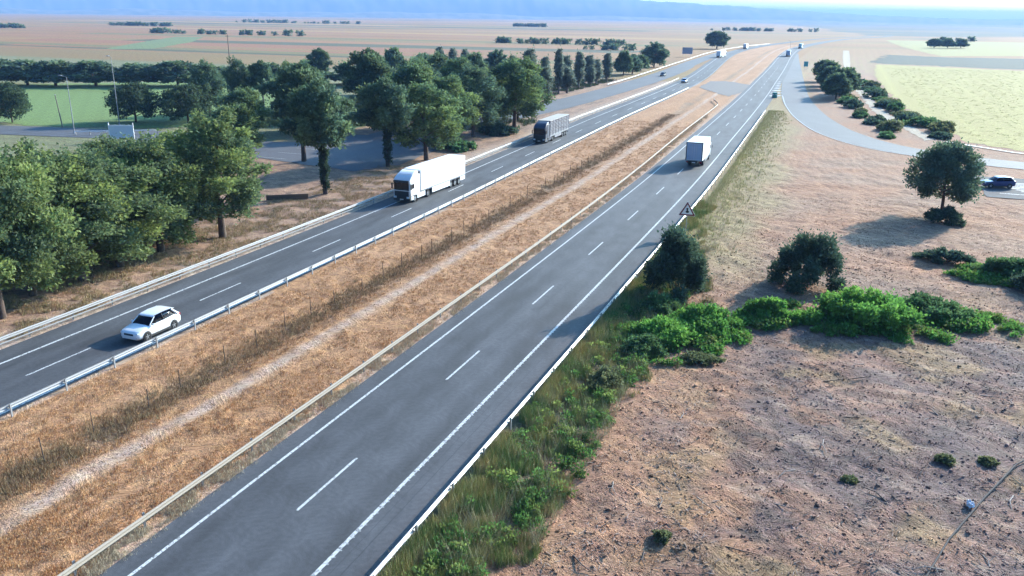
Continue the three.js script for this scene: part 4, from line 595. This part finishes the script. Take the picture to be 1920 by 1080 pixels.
function boxTruck(label, pos, turn, bodyMat, doorShadeMat) {
  const g = thing('box_truck', label, 'truck', pos, turn), L = 7.4, a = -1.9, b = a + L;
  const cabS = (z, w, yb, yt, c) => [[-w, yb], [-w, yt - c], [-w + c, yt], [w - c, yt], [w, yt - c], [w, yb]].map(([x, y]) => v3(x, y, z));
  mesh('cab', loft([cabS(-4.2, 1.08, 0.7, 1.9, 0.1), cabS(-4.05, 1.14, 0.6, 2.3, 0.12), cabS(-3.6, 1.16, 0.6, 2.75, 0.14), cabS(-2.2, 1.16, 0.6, 2.85, 0.14)]), bodyMat, g);
  mesh('windscreen', [bx(1.95, 0.8, 0.05, 0, 2.15, -4.0).rotateX(0)], glassDark, g); mesh('bumper', [bx(2.26, 0.4, 0.3, 0, 0.6, -4.1, 0.05)], plastic, g);
  mesh('cargo_box', [bx(2.5, 2.75, L, 0, 2.35, (a + b) / 2, 0.03)], bodyMat, g); mesh('roof_deflector', loft([cabS(-3.4, 0.9, 2.75, 2.82, 0.03), cabS(-2.2, 1.1, 2.75, 3.6, 0.1)]), bodyMat, g);
  for (const x of [-1, 1]) {
    const d = mesh('rear_door', [bx(1.12, 2.4, 0.04, x * 0.575, 2.34, b + 0.012)], doorShadeMat, g); mesh('lock_bar', [tube(v3(x * 0.3, 1.2, b + 0.06), v3(x * 0.3, 3.5, b + 0.06), 0.02)], alloy, d);
    mesh('door_frame', [bx(0.13, 2.72, 0.12, x * 1.19, 2.35, b + 0.02)], plastic, g); mesh('tail_light', [bx(0.3, 0.16, 0.05, x * 1.0, 0.78, b + 0.02)], redGlass, g); mesh('mirror', [bx(0.1, 0.45, 0.18, x * 1.36, 2.0, -3.7, 0.03)], plastic, g);
    wheel(g, x * 0.98, 0.44, -3.1, 0.28); wheel(g, x * 0.95, 0.44, 3.1, 0.46); mesh('side_guard', [bx(0.04, 0.4, 3.2, x * 1.16, 0.72, 0.4)], greyTrim, g); mesh('mudflap', [bx(0.5, 0.5, 0.03, x * 0.95, 0.5, 3.75)], rubber, g); mesh('side_window', [bx(0.014, 0.55, 0.8, x * 1.165, 2.05, -3.2)], glassDark, g);
  }
  mesh('door_frame', [bx(2.5, 0.13, 0.12, 0, 3.65, b + 0.02)], plastic, g); mesh('tail_lift', [bx(2.3, 0.12, 0.1, 0, 1.02, b + 0.05)], greyTrim, g); mesh('chassis', [bx(0.9, 0.3, 9, 0, 0.75, 0.8)], chassisMat, g); mesh('number_plate', [bx(0.5, 0.12, 0.02, 0, 0.72, b + 0.08)], plateMat, g);
  return g;
}
boxTruck('white box truck with blue shade painted into its rear doors on the near carriageway', V(145.6, -21.4 + cR(145)), 0.01, truckWhite, std([0.36, 0.45, 0.58], 0.5)).scale.setScalar(1.1);  // bluish shade of the rear face is put into the door colour
// distant traffic
dup(whiteSemi, V(568, -51 + cL(568)), Math.PI + 0.09, 'nearest of the two tiny white trucks at the far left bend');
dup(whiteSemi, V(744, -50.6 + cL(744)), Math.PI, 'farthest white truck, close to the horizon on the left carriageway');
semi('articulated_truck', 'distant truck with blue cab on the near carriageway below the horizon', V(612, -21.2 + cR(612)), 0.03, std([0.1, 0.2, 0.4], 0.5), std([0.4, 0.48, 0.6], 0.6));
semi('articulated_truck', 'tiny turquoise trailer at the horizon right of the blue cabbed truck', V(790, -20 + cR(790)), -0.02, truckWhite, std([0.35, 0.6, 0.66], 0.6));
const silver = std([0.5, 0.52, 0.56], 0.35, 0.4);
suv('distant_car', 'small silver car on the farther carriageway beyond the dark truck', V(331, -50.6 + cL(331)), Math.PI, silver);
suv('distant_car', 'tiny dark car following on the service lane side of the bend', V(364, -72.5), Math.PI, std([0.03, 0.035, 0.045], 0.35));
suv('parked_car', 'dark blue car parked by the hatch paint at the right edge', V(141.5, 22.8, -0.01), 1.9, std([0.02, 0.035, 0.14], 0.35));

renderer.render(scene, camera);
